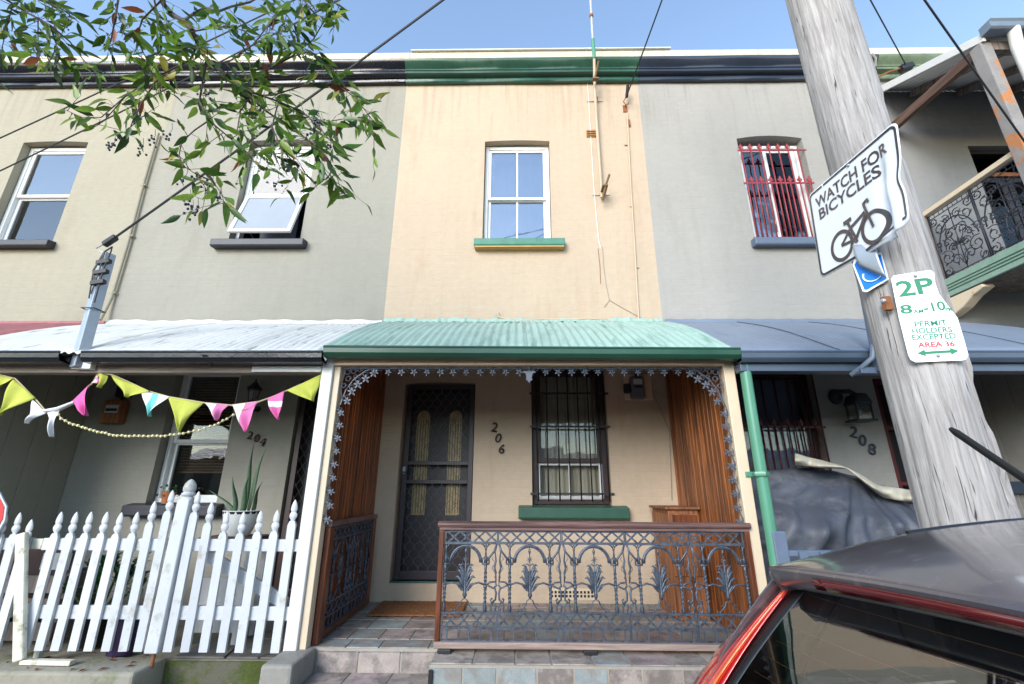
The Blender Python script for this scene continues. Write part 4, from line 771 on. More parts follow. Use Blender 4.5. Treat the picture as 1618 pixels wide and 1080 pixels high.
# ================================================================ cast-iron railing and gate of 206
PH = .725
def leafy(mb, pts, rm, flat=.45):
    n = len(pts); mb.tube([(u, 0, v) for u, v in pts], [max(rm*math.sin(math.pi*(.12+.88*i/(n-1)))**.8, .0018) for i in range(n)], 5, flat)
def pan_meshes(u0, u1, w):
    """frame with lattice bands, arch and scrolls of one casting between u0 and u1 (fractions of w)"""
    V = lambda v: v*PH
    fr = MB(); up_ = MB(); a, b = u0*w, u1*w
    for v, t in ((.006, .007), (.112, .007), (.245, .007), (.877, .008), (.99, .007)): (fr if v < .5 else up_).box(a, b, -.009, .009, V(v)-t, V(v)+t)
    for x in (a+.004, b-.004): fr.box(x-.004, x+.004, -.006, .006, 0, V(.245)); up_.box(x-.004, x+.004, -.006, .006, V(.877), V(.995))
    n = 6
    for i in range(n):
        x = w*(i+.5)/n
        if a < x < b and i % 1 == 0: fr.box(x-(.006 if i % 2 else .003), x+(.006 if i % 2 else .003), -.006, .006, 0.004, V(.112))
    for (va, vb, k, fr_) in ((.112, .245, 5, fr), (.877, .99, 5, up_)):
        for i in range(-1, k+1):
            for s in (1, -1):
                xa, xb = w*(i+.0)/k, w*(i+1.0)/k
                za, zb = (va, vb) if s > 0 else (vb, va)
                p, q = [xa, V(za)], [xb, V(zb)]
                if xb <= a+1e-6 or xa >= b-1e-6: continue
                if xa < a: t = (a-xa)/(xb-xa); p = [a, V(za+(zb-za)*t)]
                if xb > b: t = (b-xa)/(xb-xa); q = [b, V(za+(zb-za)*t)]
                fr_.obox((p[0], 0, p[1]), (q[0], 0, q[1]), .010, .012, (0, 0, 1))
            x = w*(i+.5)/k
            if a < x < b:
                fr_.ball((x, 0, V((va+vb)/2)), .011, 5)
                for d in (-.25, .25): 
                    for e in (-.25, .25): fr_.ball((x+d*w/k, 0, V((va+vb)/2+e*(vb-va))), .0085, 4)
    sc_ = MB(); cx = w/2
    arc = [(cx+.115*math.cos(math.pi*i/12), V(.695)+.115*math.sin(math.pi*i/12)) for i in range(13)]
    sc_.tube([(u, 0, v) for u, v in arc], .009, 6)
    sc_.tube([(cx+(u-cx)*.9, 0, V(.695)+(v-V(.695))*.92) for u, v in arc], .004, 4)
    for s in (-1, 1):
        cu = cx+s*.148
        sc_.box(cu-.028, cu+.028, -.011, .011, V(.675), V(.69)); sc_.tube([(cu, 0, V(.69)), (cu, 0, V(.74)), (cu, 0, V(.80)), (cu, 0, V(.82)), (cu, 0, V(.877))], [.014, .010, .005, .009, .003], 6)
        sc_.tube([(cu, 0, V(.83)), (cu+.016, 0, V(.855)), (cu+.035, 0, V(.872))], .0055, 4); sc_.tube([(cu, 0, V(.83)), (cu-.016, 0, V(.855)), (cu-.035, 0, V(.872))], .0055, 4)
        sc_.tube([(cu-.026, 0, V(.69)), (cu-.024, 0, V(.73)), (cu, 0, V(.75)), (cu+.024, 0, V(.73)), (cu+.026, 0, V(.69))], .0055, 4)
        # flower to column
        sc_.tube([(cx+s*.02, 0, V(.44)), (cx+s*.06, 0, V(.50)), (cx+s*.1, 0, V(.512)), (cu, 0, V(.49))], .0068, 5)
        # feet of the flower
        leafy(sc_, [(cx, V(.37)), (cx+s*.022, V(.35)), (cx+s*.028, V(.32)), (cx+s*.05, V(.285)), (cx+s*.075, V(.262))], .008, .7)
        leafy(sc_, [(cx+s*.03, V(.33)), (cx+s*.05, V(.325)), (cx+s*.06, V(.30))], .007)
        for q in (.068, .088): sc_.ball((cx+s*q, 0, V(.264)), .009, 5)
        # outer scroll up to the joint
        e = cx+s*(w/2-.006); inside = (u0*w-.001 <= e <= u1*w+.001)
        if inside:
            k = lambda d: cu+s*d*(w/2-.154)
            sc_.tube([(k(0), 0, V(.70)), (k(.35), 0, V(.745)), (k(.75), 0, V(.80)), (k(1), 0, V(.875))], .0078, 5)
            sc_.tube([(k(1), 0, V(.875)), (k(.82), 0, V(.79)), (k(.93), 0, V(.71)), (k(.80), 0, V(.64)), (k(.92), 0, V(.57)), (k(.93), 0, V(.515))], .0055, 5)
            leafy(sc_, [(k(.85), V(.76)), (k(.9), V(.71)), (k(.75), V(.66)), (k(.95), V(.60)), (k(.8), V(.55))], .008, .6)
            leafy(sc_, [(k(.8), V(.70)), (k(.55), V(.73)), (k(.7), V(.755))], .007); leafy(sc_, [(k(.85), V(.60)), (k(.6), V(.64)), (k(.62), V(.67))], .007)
            sc_.tube([(k(0), 0, V(.48)), (k(.4), 0, V(.515)), (k(.9), 0, V(.52)), (k(.98), 0, V(.485)), (k(.7), 0, V(.462)), (k(.35), 0, V(.48)), (k(.1), 0, V(.49))], .0068, 5)
            sc_.tube([(k(.8), 0, V(.47)), (k(.95), 0, V(.42)), (k(.9), 0, V(.36)), (k(.55), 0, V(.33)), (k(.5), 0, V(.36)), (k(.65), 0, V(.37))], .0078, 5)
            sc_.tube([(k(.7), 0, V(.34)), (k(.98), 0, V(.30)), (k(.85), 0, V(.255)), (k(.55), 0, V(.26)), (k(.5), 0, V(.30)), (k(.7), 0, V(.335))], .0068, 5)
    return fr.mesh('cast_panel', 'iron'), sc_.mesh('scrollwork', 'iron', True), up_.mesh('lattice_band', 'iron')
def col_mesh():
    mb = MB(); z0, z1 = PH*.25, PH*.675
    mb.tube([(0, 0, z0), (0, 0, z0+.03), (0, 0, z0+.05), (0, 0, z1-.03), (0, 0, z1)], [.014, .010, .0085, .0085, .013], 6)
    for ph in (0, math.pi): mb.tube([(.0085*math.cos(ph+i*.75), .0085*math.sin(ph+i*.75), z0+.06+i*(z1-z0-.1)/32) for i in range(33)], .0045, 4)
    for s in (-1, 1): leafy(mb, [(0, z0+.05), (s*.012, z0+.035), (s*.016, z0+.01)], .006)
    mb.tube([(0, 0, (z0+z1)/2+.0), (0, 0, (z0+z1)/2+.02)], .013, 6); return mb.mesh('twisted_column', 'iron', True)
def flower_mesh():
    mb = MB(); V = lambda v: v*PH
    mb.tube([(0, 0, V(.37)), (0, 0, V(.40)), (0, 0, V(.44)), (0, 0, V(.60)), (0, 0, V(.80))], [.006, .017, .007, .006, .003], 6)
    for s in (-1, 1):
        for (v0, du, dv, r) in ((.41, .034, .045, .013), (.42, .050, .065, .015), (.44, .054, .10, .016), (.46, .044, .13, .016), (.50, .036, .12, .014), (.55, .042, .10, .013)):
            leafy(mb, [(0, V(v0)), (s*du*.3, V(v0)+dv*.38), (s*du*.68, V(v0)+dv*.74), (s*du*1.08, V(v0)+dv*.92), (s*du*1.4, V(v0)+dv*.82)], r*.8, .6)
        mb.tube([(0, 0, V(.60)), (s*.03, 0, V(.635)), (s*.036, 0, V(.665)), (s*.022, 0, V(.685)), (0, 0, V(.665))], .0045, 5)
    for k in range(8):
        t = math.pi*2*k/8+.2; mb.prism([(.004*math.cos(t+1.2), V(.725)+.004*math.sin(t+1.2)), (.026*math.cos(t), V(.725)+.026*math.sin(t)), (.004*math.cos(t-1.2), V(.725)+.004*math.sin(t-1.2))], -.006, .006, 'Y')
    mb.ball((0, -.006, V(.725)), .008, 6)
    mb.tube([(0, 0, V(.765)), (0, 0, V(.80)), (0, 0, V(.84))], [.003, .011, .002], 5, .7)
    return mb.mesh('palm_flower', 'iron', True)
COLM, FLM = col_mesh(), flower_mesh()
PC = {}
def panel(par, mt, u0, u1, w):
    k = (u0, u1, w)
    if k not in PC: PC[k] = pan_meshes(u0, u1, w)
    p = link('cast_panel', PC[k][0], par, mt); link('scrollwork', PC[k][1], p, mt); link('lattice_band', PC[k][2], p, mt)
    link('palm_flower', FLM, p, mt @ Matrix.Translation((w/2, 0, 0)))
    for s in (-1, 1): link('twisted_column', COLM, p, mt @ Matrix.Translation((w/2+s*.148, 0, 0)))
YR = -1.50
ex = [onY(q, 840, YR).x for q in (704, 787, 887, 987, 1087, 1172)]
rl = thing('iron_railing', 'cast-iron railing with palm flowers and arches under a dark timber rail, across the porch', 'railing', (.55, YR, ZD))
XL, XR = onY(695, 840, YR).x, onY(1182, 840, YR).x
MB().prism([(YR-.035, 1.345), (YR-.045, 1.36), (YR-.045, 1.375), (YR-.03, 1.385), (YR+.03, 1.385), (YR+.045, 1.375), (YR+.045, 1.36), (YR+.035, 1.345)], XL-.01, XR+.01, 'X').build('top_rail', 'rail_wood', rl)
MB().box(XL, XR, YR-.028, YR+.028, 1.322, 1.344).build('top_moulding', 'rail_wood', rl, bevel=.004)
MB().box(XL, XR, YR-.04, YR+.04, .560, .600).build('bottom_rail', 'base_wood', rl, bevel=.006)
MB().box(XL, XL+.036, YR-.026, YR+.026, .600, 1.322).build('end_stile', 'gate_wood', rl, bevel=.005)
MB().box(XR-.036, XR, YR-.026, YR+.026, .600, 1.322).build('end_stile', 'gate_wood', rl, bevel=.005)
for q in (703, 932, 1150): xx = onY(q, 1030, YR).x; MB().box(xx-.045, xx+.045, YR-.05, YR+.02, ZD, .559).build('foot_block', 'bar_black', rl, bevel=.004)
for i in range(5):
    w = ex[i+1]-ex[i]; wf = .474
    if i == 0: panel(rl, Matrix.Translation((ex[1]-wf, YR, .598)), 1-w/wf, 1, wf)
    elif i == 4: panel(rl, Matrix.Translation((ex[4], YR, .598)), 0, w/wf, wf)
    else: panel(rl, Matrix.Translation((ex[i], YR, .598)) @ Matrix.Diagonal(((w-.003)/wf, 1, 1, 1)), 0, 1, wf)
gt = thing('iron_gate', 'timber-framed cast-iron gate swung open against the left timber wall of the porch', 'gate', (-1.48, -1.38, ZD))
XG = -1.485
MB().box(XG-.03, XG+.03, -1.40, -.20, 1.33, 1.375).build('top_rail', 'rail_wood', gt, bevel=.008)
MB().box(XG-.022, XG+.022, -1.40, -1.31, ZD+.004, 1.33).build('stile', 'gate_wood', gt, bevel=.006)
MB().box(XG-.022, XG+.022, -.265, -.20, ZD+.03, 1.33).build('stile', 'gate_wood', gt, bevel=.006)
MB().box(XG-.022, XG+.022, -1.31, -.265, ZD+.03, .60).build('bottom_rail', 'gate_wood', gt, bevel=.006)
for i in range(2): panel(gt, frame_mtx((XG, -.268-i*.52, .598), (0, -1, 0), (1, 0, 0)) @ Matrix.Diagonal((.518/.474, 1, 1, 1)), 0, 1, .474)
# ================================================================ white picket fences
def picket_mesh(hh, w=.062):
    mb = MB(); b = hh-.155; t = .021
    mb.prism([(-w/2, 0), (w/2, 0), (w/2, b-.03), (w/2-.008, b-.008), (.018, b), (-.018, b), (-w/2+.008, b-.008), (-w/2, b-.03)], -t/2, t/2, 'Y')
    def rl_(prof): 
        k = 10; vs = []
        for r, z in prof:
            for i in range(k): a = 2*math.pi*i/k; vs.append((r*math.cos(a), r*math.sin(a)*.62, b+z))
        m = len(prof); mb.add(vs, [tuple(range(k))[::-1], tuple(range((m-1)*k, m*k))]+[(i*k+j, i*k+(j+1) % k, (i+1)*k+(j+1) % k, (i+1)*k+j) for i in range(m-1) for j in range(k)])
    rl_([(.016, -.004), (.015, .006), (.026, .022), (.031, .038), (.027, .055), (.018, .064), (.024, .074), (.025, .088), (.022, .112), (.014, .135), (.005, .152), (.001, .155)])
    return mb
YF = -1.45
PK = [(100, 808, 43), (124, 808, 65), (147, 808, 92), (172, 808, 118), (194.5, 809, 145), (220, 808, 172), (247, 791, 200), (275, 774, 223)]
PG = [(316, 776, 268), (337, 792, 298), (361, 807, 325), (387, 808, 353), (414, 806, 382), (440, 805, 410), (468, 789, 437), (497, 771, 465)]
P2 = [(13, 809, -40), (35, 809, -14), (53, 820, 0)]
def pickets(par, L, zb=.505, m='fence_white'):
    for a, b, c in L:
        q = onY(a, b, YF); xb = onY(c, 1031, YF).x if c > -900 else q.x
        hh = q.z-zb; me = picket_mesh(hh).mesh('picket', m, True); s_sharp(me)
        lean = math.atan2(q.x-xb, hh)*.5 + random.uniform(-.004, .004)
        link('picket', me, par, Matrix.Translation((q.x-lean*hh, YF-.012, zb)) @ Matrix.Rotation(lean, 4, 'Y'))
def rails(par, xa, xb, m='fence_white'):
    for z0, z1 in ((.70, .79), (1.16, 1.245)): MB().box(xa, xb, YF+.002, YF+.04, z0, z1).build('rail', m, par, bevel=.004)
f4 = thing('picket_fence', 'white picket fence on the mossy plinth, with a tall acorn-topped corner post', 'fence', (-3.0, YF, .43), 'white picket fences and gate')
pickets(f4, PK); rails(f4, onY(66, 860, YF).x, -2.70)
MB().box(onY(48, 860, YF).x, onY(66, 860, YF).x-.003, YF+.003, YF+.038, 1.165, 1.24).build('rotten_rail_end', 'fence_worn', f4, bevel=.008)
q = onY(303, 757, YF); xp = q.x
po = MB().box(xp-.047, xp+.047, YF-.047, YF+.047, .50, q.z-.15).build('corner_post', 'fence_white', f4, bevel=.006)
MB().lathe([(.05, 0), (.045, .012), (.03, .02), (.048, .032), (.05, .045), (.036, .056), (.044, .066), (.046, .09), (.038, .118), (.022, .14), (.004, .152)], (xp, YF, q.z-.151), 16).build('acorn_finial', 'fence_white', po, smooth=True)
MB().tube([(xp, YF, .40), (xp, YF, .52)], .012, 8).build('steel_pin', 'rust', po)
gp = thing('picket_gate', 'white picket gate with a diagonal brace beside the white verandah post', 'gate', (-2.1, YF, .43), 'white picket fences and gate')
pickets(gp, PG); rails(gp, xp+.055, -1.665)
MB().obox((-2.42, YF+.06, 1.14), (-1.74, YF+.06, .80), .03, .085).build('diagonal_brace', 'fence_white', gp, bevel=.004)
f2 = thing('picket_fence', 'weathered white picket fence with a mouldy split post in front of the pink-roofed house', 'fence', (-4.2, YF, .43), 'white picket fences and gate')
pickets(f2, P2)
pickets(f2, [(-12, 806, -999), (-38, 803, -999), (-66, 800, -999)])
rails(f2, -4.6, onY(48, 860, YF).x-.005)
xw = onY(36, 1000, YF-.05).x
wa, wb = onY(34, 1033, YF-.06), onY(35, 842, YF-.06)
MB().obox((wa.x, YF-.06, .455), (wb.x, YF-.06, wb.z), .04, .075, (1, 0, 0)).build('split_post', 'fence_worn', f2, bevel=.012)
MB().obox((xw+.05, YF-.04, .445), (xw+.42, YF-.05, .445), .05, .03).build('fallen_batten', 'fence_worn', f2, bevel=.005)
for xx in (-4.5, -3.5): MB().box(xx-.02, xx+.02, YF+.042, YF+.08, .425, 1.25).build('support', 'fence_worn', f2)
# ================================================================ slate fence of 208
f8 = thing('timber_fence', 'low slate blue timber fence with square post beside the green downpipe', 'fence', (3.4, -1.5, .46))
q = onY(1225, 838, -1.55)
MB().box(q.x-.05, q.x+.05, -1.6, -1.5, .46, q.z).build('post', 'slate_sill', f8, bevel=.01)
MB().box(q.x+.05, 5.0, -1.58, -1.52, q.z-.17, q.z-.13).build('rail', 'slate_sill', f8, bevel=.005)
MB().box(q.x+.05, 5.0, -1.58, -1.52, .62, .70).build('rail', 'slate_sill', f8)
for i in range(18): MB().box(q.x+.12+i*.15, q.x+.18+i*.15, -1.6, -1.581, .5, q.z-.135).build('slat', 'slate_sill', f8)
# ================================================================ covered bulk on the porch of 208
cv = thing('covered_motorbike', 'motorbike hidden under a grey tarpaulin with a cream canvas sheet thrown on top', 'motorbike', (2.9, -.95, .46))
RIDGE = [(1.93, 1.74), (2.1, 1.80), (2.45, 1.80), (2.69, 1.83), (2.9, 1.81), (3.1, 1.74), (3.3, 1.62), (3.46, 1.53), (3.7, 1.50), (3.95, 1.42)]
def lerp(T, x):
    for (a, b), (c, d) in zip(T, T[1:]):
        if x <= c: return b+(d-b)*(x-a)/(c-a)
    return T[-1][1]
def tarp(u, v):
    x = 1.93+2.02*u; zr = lerp(RIDGE, x)-.02*math.sin(u*17)*.5
    if v < .35: t = v/.35; y = -.55-.22*t; z = .55+(zr-.55)*(t**.6)
    else:
        t = (v-.35)/.65; y = -.80-.30*min(1, t*3)-.13*t; z = zr-.05*min(1, t*5)**2-(zr-.52)*max(0, (t-.1)/.9)**1.0
        a_ = math.atan2(1.95-z, x-3.05); rd = math.hypot(1.95-z, x-3.05)           # folds fan out from the high point and sag between
        rg = lambda p: (.5+.5*math.cos(2*p))**1.6
        fold = .11*rg(a_*5.5+.6*math.sin(rd*4))*min(1, rd*1.2)+.06*rg(a_*13+1.1+math.sin(rd*7))*min(1, rd)+.09*rg(z*7.5-.9*(x-2.6)**2*3+.5*math.sin(x*5))*max(0, 1-t*1.4)
        y -= fold*min(1, t*3)-.07; x += .02*math.sin(z*11)*t
    return (x, y, z)
MB().grid(tarp, 130, 90).build('tarpaulin', 'tarp', cv, smooth=True)
def canv(u, v):
    px = 1256+u*192; top_ = [(1256, 716), (1275, 722), (1300, 728), (1330, 736), (1360, 750), (1385, 766), (1410, 770), (1448, 776)]; bot = [(1256, 734), (1300, 738), (1340, 740), (1370, 765), (1395, 785), (1420, 790), (1448, 793)]
    py = lerp(top_, px)*(1-v)+lerp(bot, px)*v
    Y = -.93-.13*math.sin(v*2.4)-.03*math.sin(u*18+v*4)-.02*math.sin(u*41)
    p = onY(px, py, Y); return (p.x, p.y, p.z)
MB().grid(canv, 60, 14).build('canvas_sheet', 'canvas', cv, smooth=True, solid=.012)
bk = MB()
for xx in (2.25, 3.5): bk.tube([(xx+.26*math.cos(t), -.78, .78+.26*math.sin(t)) for t in [i*math.pi/10 for i in range(21)]], .05, 8)
bk.build('wheel', 'rubber', cv, smooth=True); MB().box(2.3, 3.4, -.86, -.70, .8, 1.3).build('frame', 'bar_black', cv, bevel=.05)
# ================================================================ utility pole and signs
PX, PY, PR = 1.99, -3.0, .168
pole = thing('utility_pole', 'weathered grey timber power pole with flaking splits, standing at the kerb', 'pole', (PX, PY, .1))
rp = random.Random(11); lob = [(rp.uniform(0, 6), rp.uniform(.5, 1.5)) for _ in range(9)]
def polef(u, v):
    a = 2*math.pi*u; z = .05+7.9*v; r = PR*(1.03-.012*z)
    r *= 1+.012*math.sin(3*a+lob[0][0]+z*.3)+.008*math.sin(7*a+z*.6+lob[1][0])+.006*math.sin(19*a+2.1*math.sin(z*1.3))+.004*math.sin(31*a+z*.8)+.004*math.sin(47*a+1.5*math.sin(z*2))
    ang = math.degrees(a) % 360
    for (a0, wd, za, zb, dp) in ((300, 10, 1.5, 2.55, .016), (318, 16, 1.85, 2.15, .014), (288, 3, 1.4, 2.5, .012), (262, 2.5, .5, 2.4, .008), (312, 20, 3.3, 3.8, .008), (240, 2.5, 1.2, 3.2, .007), (310, 12, 1.55, 1.7, .015)):
        d = (ang-a0+180) % 360-180
        if abs(d) < wd and za < z < zb: r -= dp*min(1, (wd-abs(d))/2)*min(1, (z-za)/.06, (zb-z)/.06)
    return (PX+r*math.cos(a), PY+r*math.sin(a), z)
MB().grid(polef, 160, 240).build('shaft', 'pole_wood', pole, smooth=True)
MB().lathe([(.001, 0), (PR*.9, 0), (PR*.85, .02), (.01, .03)], (PX, PY, 7.94), 20).build('pole_cap', 'galv', pole)
xa = MB().box(PX-.9, PX+.9, PY-.22, PY-.12, 7.32, 7.44).build('crossarm', 'old_wood', pole, bevel=.01)
for i in range(4): MB().lathe([(.02, 0), (.03, .03), (.022, .05), (.035, .07), (.02, .11), (.001, .12)], (PX-.75+i*.5, PY-.17, 7.44), 10).build('insulator', 'pot_white', xa, smooth=True)
for px, py in ((1396, 475),): q = onP(px, py, Vector((PX-.08, PY-.155, 2.4)), Vector((-.42, -.9, 0)).normalized()); MB().ball(q, .014, 8).build('bolt', 'galv', pole); MB().box(q.x-.004, q.x+.03, q.y-.012, q.y+.012, q.z-.05, q.z+.02).build('washer_plate', 'rust', pole)
bs = thing('watch_for_bicycles_sign', 'bent white WATCH FOR BICYCLES sign with bicycle symbol on the timber pole', 'sign', (PX-.19, PY-.08, 2.75))
SW, SH = .675, .545; tilt = R(5.5)
Rv = Vector((0, -math.cos(tilt), -math.sin(tilt))); Uv = Vector((0, -math.sin(tilt), math.cos(tilt))); Nv = Rv.cross(Uv)
SO = Vector((1.795, -3.087, 3.046))-Rv*(SW/2)-Uv*(SH/2)
def bend(s, t):
    """knocked corner: the lower right buckles away and twists; s,t in metres on the plate"""
    a = max(0, (s/SW-.55)/.45); b = max(0, 1-t/SH*1.05)
    n = .035*a*a*b-.030*math.exp(-((s/SW-.80)/.05)**2)*min(1, b*1.6)+.02*math.exp(-((s/SW-.88)/.05)**2)*min(1, b*1.6)
    ds = -.022*a*a*math.exp(-((t/SH-.45)/.12)**2)
    dt = .02*a*a*b
    return s+ds, t+dt, n
def onsign(s, t, lift=0):
    s2, t2, n = bend(s, t); return SO+Rv*s2+Uv*t2+Nv*(n+lift)
def rrect(w, h, r, inset=0, k=6, x0=0, y0=0):
    out = []
    for cx, cy, a0 in ((w-inset-r, inset+r, -90), (w-inset-r, h-inset-r, 0), (inset+r, h-inset-r, 90), (inset+r, inset+r, 180)):
        for i in range(k+1): a = R(a0+90*i/k); out.append((x0+cx+r*math.cos(a), y0+cy+r*math.sin(a)))
    return out
def plate_grid(w, h, r, fn, name, m, par, th=.003, n=36):
    mb = MB()
    def g(u, v):
        x, y = u*w, v*h                                                 # pull the four corners in to a radius
        for cx, cy, sx, sy in ((r, r, -1, -1), (w-r, r, 1, -1), (r, h-r, -1, 1), (w-r, h-r, 1, 1)):
            dx, dy = (x-cx)*sx, (y-cy)*sy
            if dx > 0 and dy > 0:
                m_ = max(dx, dy); l = math.hypot(dx, dy); k = m_/l if l > 0 else 1; x, y = cx+sx*dx*k, cy+sy*dy*k
        return fn(x, y)
    mb.grid(g, n, n); return mb.build(name, m, par, smooth=True, solid=th)
plate_grid(SW, SH, .035, onsign, 'plate', 'sign_white', bs)
def strip(path, w, fn, lift, closed=False):
    """flat painted line of width w along a path on the plate"""
    mb = MB(); n = len(path); vs = []
    for i in range(n):
        a = Vector(path[(i-1) % n] if closed or i else path[i]); b = Vector(path[(i+1) % n] if closed or i < n-1 else path[i])
        d = (b-a); d = d.normalized() if d.length > 1e-9 else Vector((1, 0)); nn = Vector((-d.y, d.x))*(w/2); p = Vector(path[i])
        vs += [fn(p.x+nn.x, p.y+nn.y, lift), fn(p.x-nn.x, p.y-nn.y, lift)]
    fs = [(2*i, 2*i+1, 2*((i+1) % n)+1, 2*((i+1) % n)) for i in range(n if closed else n-1)]
    return mb.add(vs, fs)
def dense(path, step=.012):
    out = []
    for a, b in zip(path, path[1:]):
        k = max(1, int(math.dist(a, b)/step)); out += [(a[0]+(b[0]-a[0])*i/k, a[1]+(b[1]-a[1])*i/k) for i in range(k)]
    return out+[path[-1]]
bd = rrect(SW, SH, .03, .014); bd = dense(bd+[bd[0]])
bdl = [p for p in bd if not (p[1] < .03 and p[0] > .36)]
i0 = max(range(len(bdl)-1), key=lambda i: math.dist(bdl[i], bdl[i+1])); bdl = bdl[i0+1:]+bdl[:i0+1]
strip(bdl, .014, onsign, .0035).build('border_line', 'sign_black', bs)
def sign_text(par, txt, cx, cy, w, h, fn, m, lift=.0035, bold=.0):
    me = text_mesh(txt, w, h, 0, bold)
    for v in me.vertices: v.co = fn(cx+v.co.x, cy+v.co.y, lift+v.co.z)
    me.materials.append(M[m]); return link('lettering', me, par)
sign_text(bs, 'WATCH FOR', SW/2-.005, SH*.835, .55, .068, onsign, 'sign_brown', bold=.022); sign_text(bs, 'BICYCLES', SW/2-.035, SH*.69, .46, .068, onsign, 'sign_brown', bold=.022)
def circ(cx, cy, r, k=40): return [(cx+r*math.cos(2*math.pi*i/k), cy+r*math.sin(2*math.pi*i/k)) for i in range(k)]
sp_ = lambda px, py: (lambda q: (q.dot(Rv), q.dot(Uv)))(onX(px, py, SO.x)-SO)
rear = sp_(1331, 388); bx, by = rear[0], rear[1]-.005; front = (bx+.235, by); wr = .078
for c in (rear, front): strip(circ(*c, wr), .022, onsign, .0035, True).build('bicycle_wheel', 'sign_brown', bs)
bb = (bx+.11, by-.005); seat = (bx+.07, by+.105); head = (bx+.195, by+.105)
for i, (l, w) in enumerate((([rear, bb], .016), ([rear, (seat[0]+.012, seat[1]-.035)], .016), ([bb, seat], .018), ([(seat[0]+.014, seat[1]-.035), head], .018), ([bb, (head[0]+.005, head[1]-.01)], .018), ([front, (head[0], head[1]+.045), (head[0]+.03, head[1]+.055), (head[0]+.035, head[1]+.035)], .017), ([(seat[0]-.03, seat[1]+.01), (seat[0]+.03, seat[1]+.012)], .022), (circ(*bb, .012, 10), .02))):
    strip(dense(l), w, onsign, .0038+.0003*i).build('bicycle_tube', 'sign_brown', bs)
q = SO+Rv*(SW*.52)+Uv*(SH*.955)+Nv*.004; MB().ball(q, .009, 8).build('bolt', 'galv', bs)
MB().box(1.80, PX-.10, PY-.02, PY+.02, 2.9, 2.94).build('bracket', 'galv', bs)
MB().box(1.80, PX-.10, PY-.02, PY+.02, 3.2, 3.24).build('bracket', 'galv', bs)
# parking sign
NP = Vector((-.35, -.94, 0)).normalized(); RP = Vector((.94, -.35, 0)).normalized(); UP = Vector((0, 0, 1))
PO = Vector((PX, PY, 0))+NP*(PR+.015)
def pp(px, py): q = onP(px, py, PO, NP)-PO; return (q.dot(RP), q.z)
ps = thing('parking_sign', 'white two-hour permit parking sign with green lettering and a torn top corner on the pole', 'sign', PO+Vector((0, 0, 2.1)))
def onps(a, b, lift=0): return PO+RP*a+UP*b+NP*(lift+.02*max(0, (a-.05)/.1)**2*max(0, min(1, (b-2.42)/.12))*-1)
outl = [pp(*k) for k in ((1408, 440), (1412, 435), (1470, 426), (1476, 430), (1478, 447), (1484, 464), (1499, 484), (1513, 502), (1523, 535), (1530, 560), (1527, 567), (1520, 569), (1447, 572), (1439, 568), (1435, 560), (1420, 500))]
mb = MB(); n = len(outl); mb.add([onps(a, b) for a, b in outl]+[onps(a, b, -.003) for a, b in outl], [tuple(range(n)), tuple(range(n, 2*n))[::-1]]+[(i, (i+1) % n, n+(i+1) % n, n+i) for i in range(n)]); mb.build('plate', 'sign_face', ps)
def pst(txt, pa, pb, hpx, m, bold=0):
    """lettering from pixel centre-left to centre-right"""
    a, b = pp(*pa), pp(*pb); me = text_mesh(txt, math.dist(a, b), hpx, 0, bold); ang = math.atan2(b[1]-a[1], b[0]-a[0])
    for v in me.vertices:
        x, y = v.co.x*math.cos(ang)-v.co.y*math.sin(ang), v.co.x*math.sin(ang)+v.co.y*math.cos(ang); v.co = onps((a[0]+b[0])/2+x, (a[1]+b[1])/2+y, .0015+v.co.z)
    me.materials.append(M[m]); link('lettering', me, ps)
pst('2P', (1417, 457), (1475, 449), .082, 'sign_green', .02); pst('8', (1422, 489), (1441, 487.5), .046, 'sign_green', .02); pst('AM', (1443, 492), (1459, 491), .019, 'sign_green', .02)
pst('-10', (1459, 486), (1493, 482), .046, 'sign_green', .015); pst('PM', (1494, 489), (1504, 488), .019, 'sign_green', .02)
pst('PERMIT', (1445, 512), (1496, 509), .027, 'sign_green', .014); pst('HOLDERS', (1441, 523), (1504, 520), .027, 'sign_green', .014); pst('EXCEPTED', (1441, 533), (1510, 530), .027, 'sign_green', .014); pst('AREA 36', (1450, 545), (1508, 542.5), .026, 'sign_red', .025)
a, b = pp(1449, 558), pp(1515, 554)
d = Vector((b[0]-a[0], b[1]-a[1])); dn = d.normalized(); nn = Vector((-dn.y, dn.x)); A, B = Vector(a), Vector(b)
arrow = [A, A+dn*.03+nn*.016, A+dn*.03+nn*.006, B-dn*.03+nn*.006, B-dn*.03+nn*.016, B, B-dn*.03-nn*.016, B-dn*.03-nn*.006, A+dn*.03-nn*.006, A+dn*.03-nn*.016]
mb = MB(); mb.add([onps(p.x, p.y, .002) for p in arrow], [tuple(range(10))]); mb.build('double_arrow', 'sign_green', ps)
for k in ((1446, 436), (1482, 562)): a = pp(*k); MB().ball(onps(a[0], a[1], .004), .008, 8).build('bolt', 'galv', ps)
mb = MB(); mb.box(-.02, .02, -.02, .02, -.02, .02)
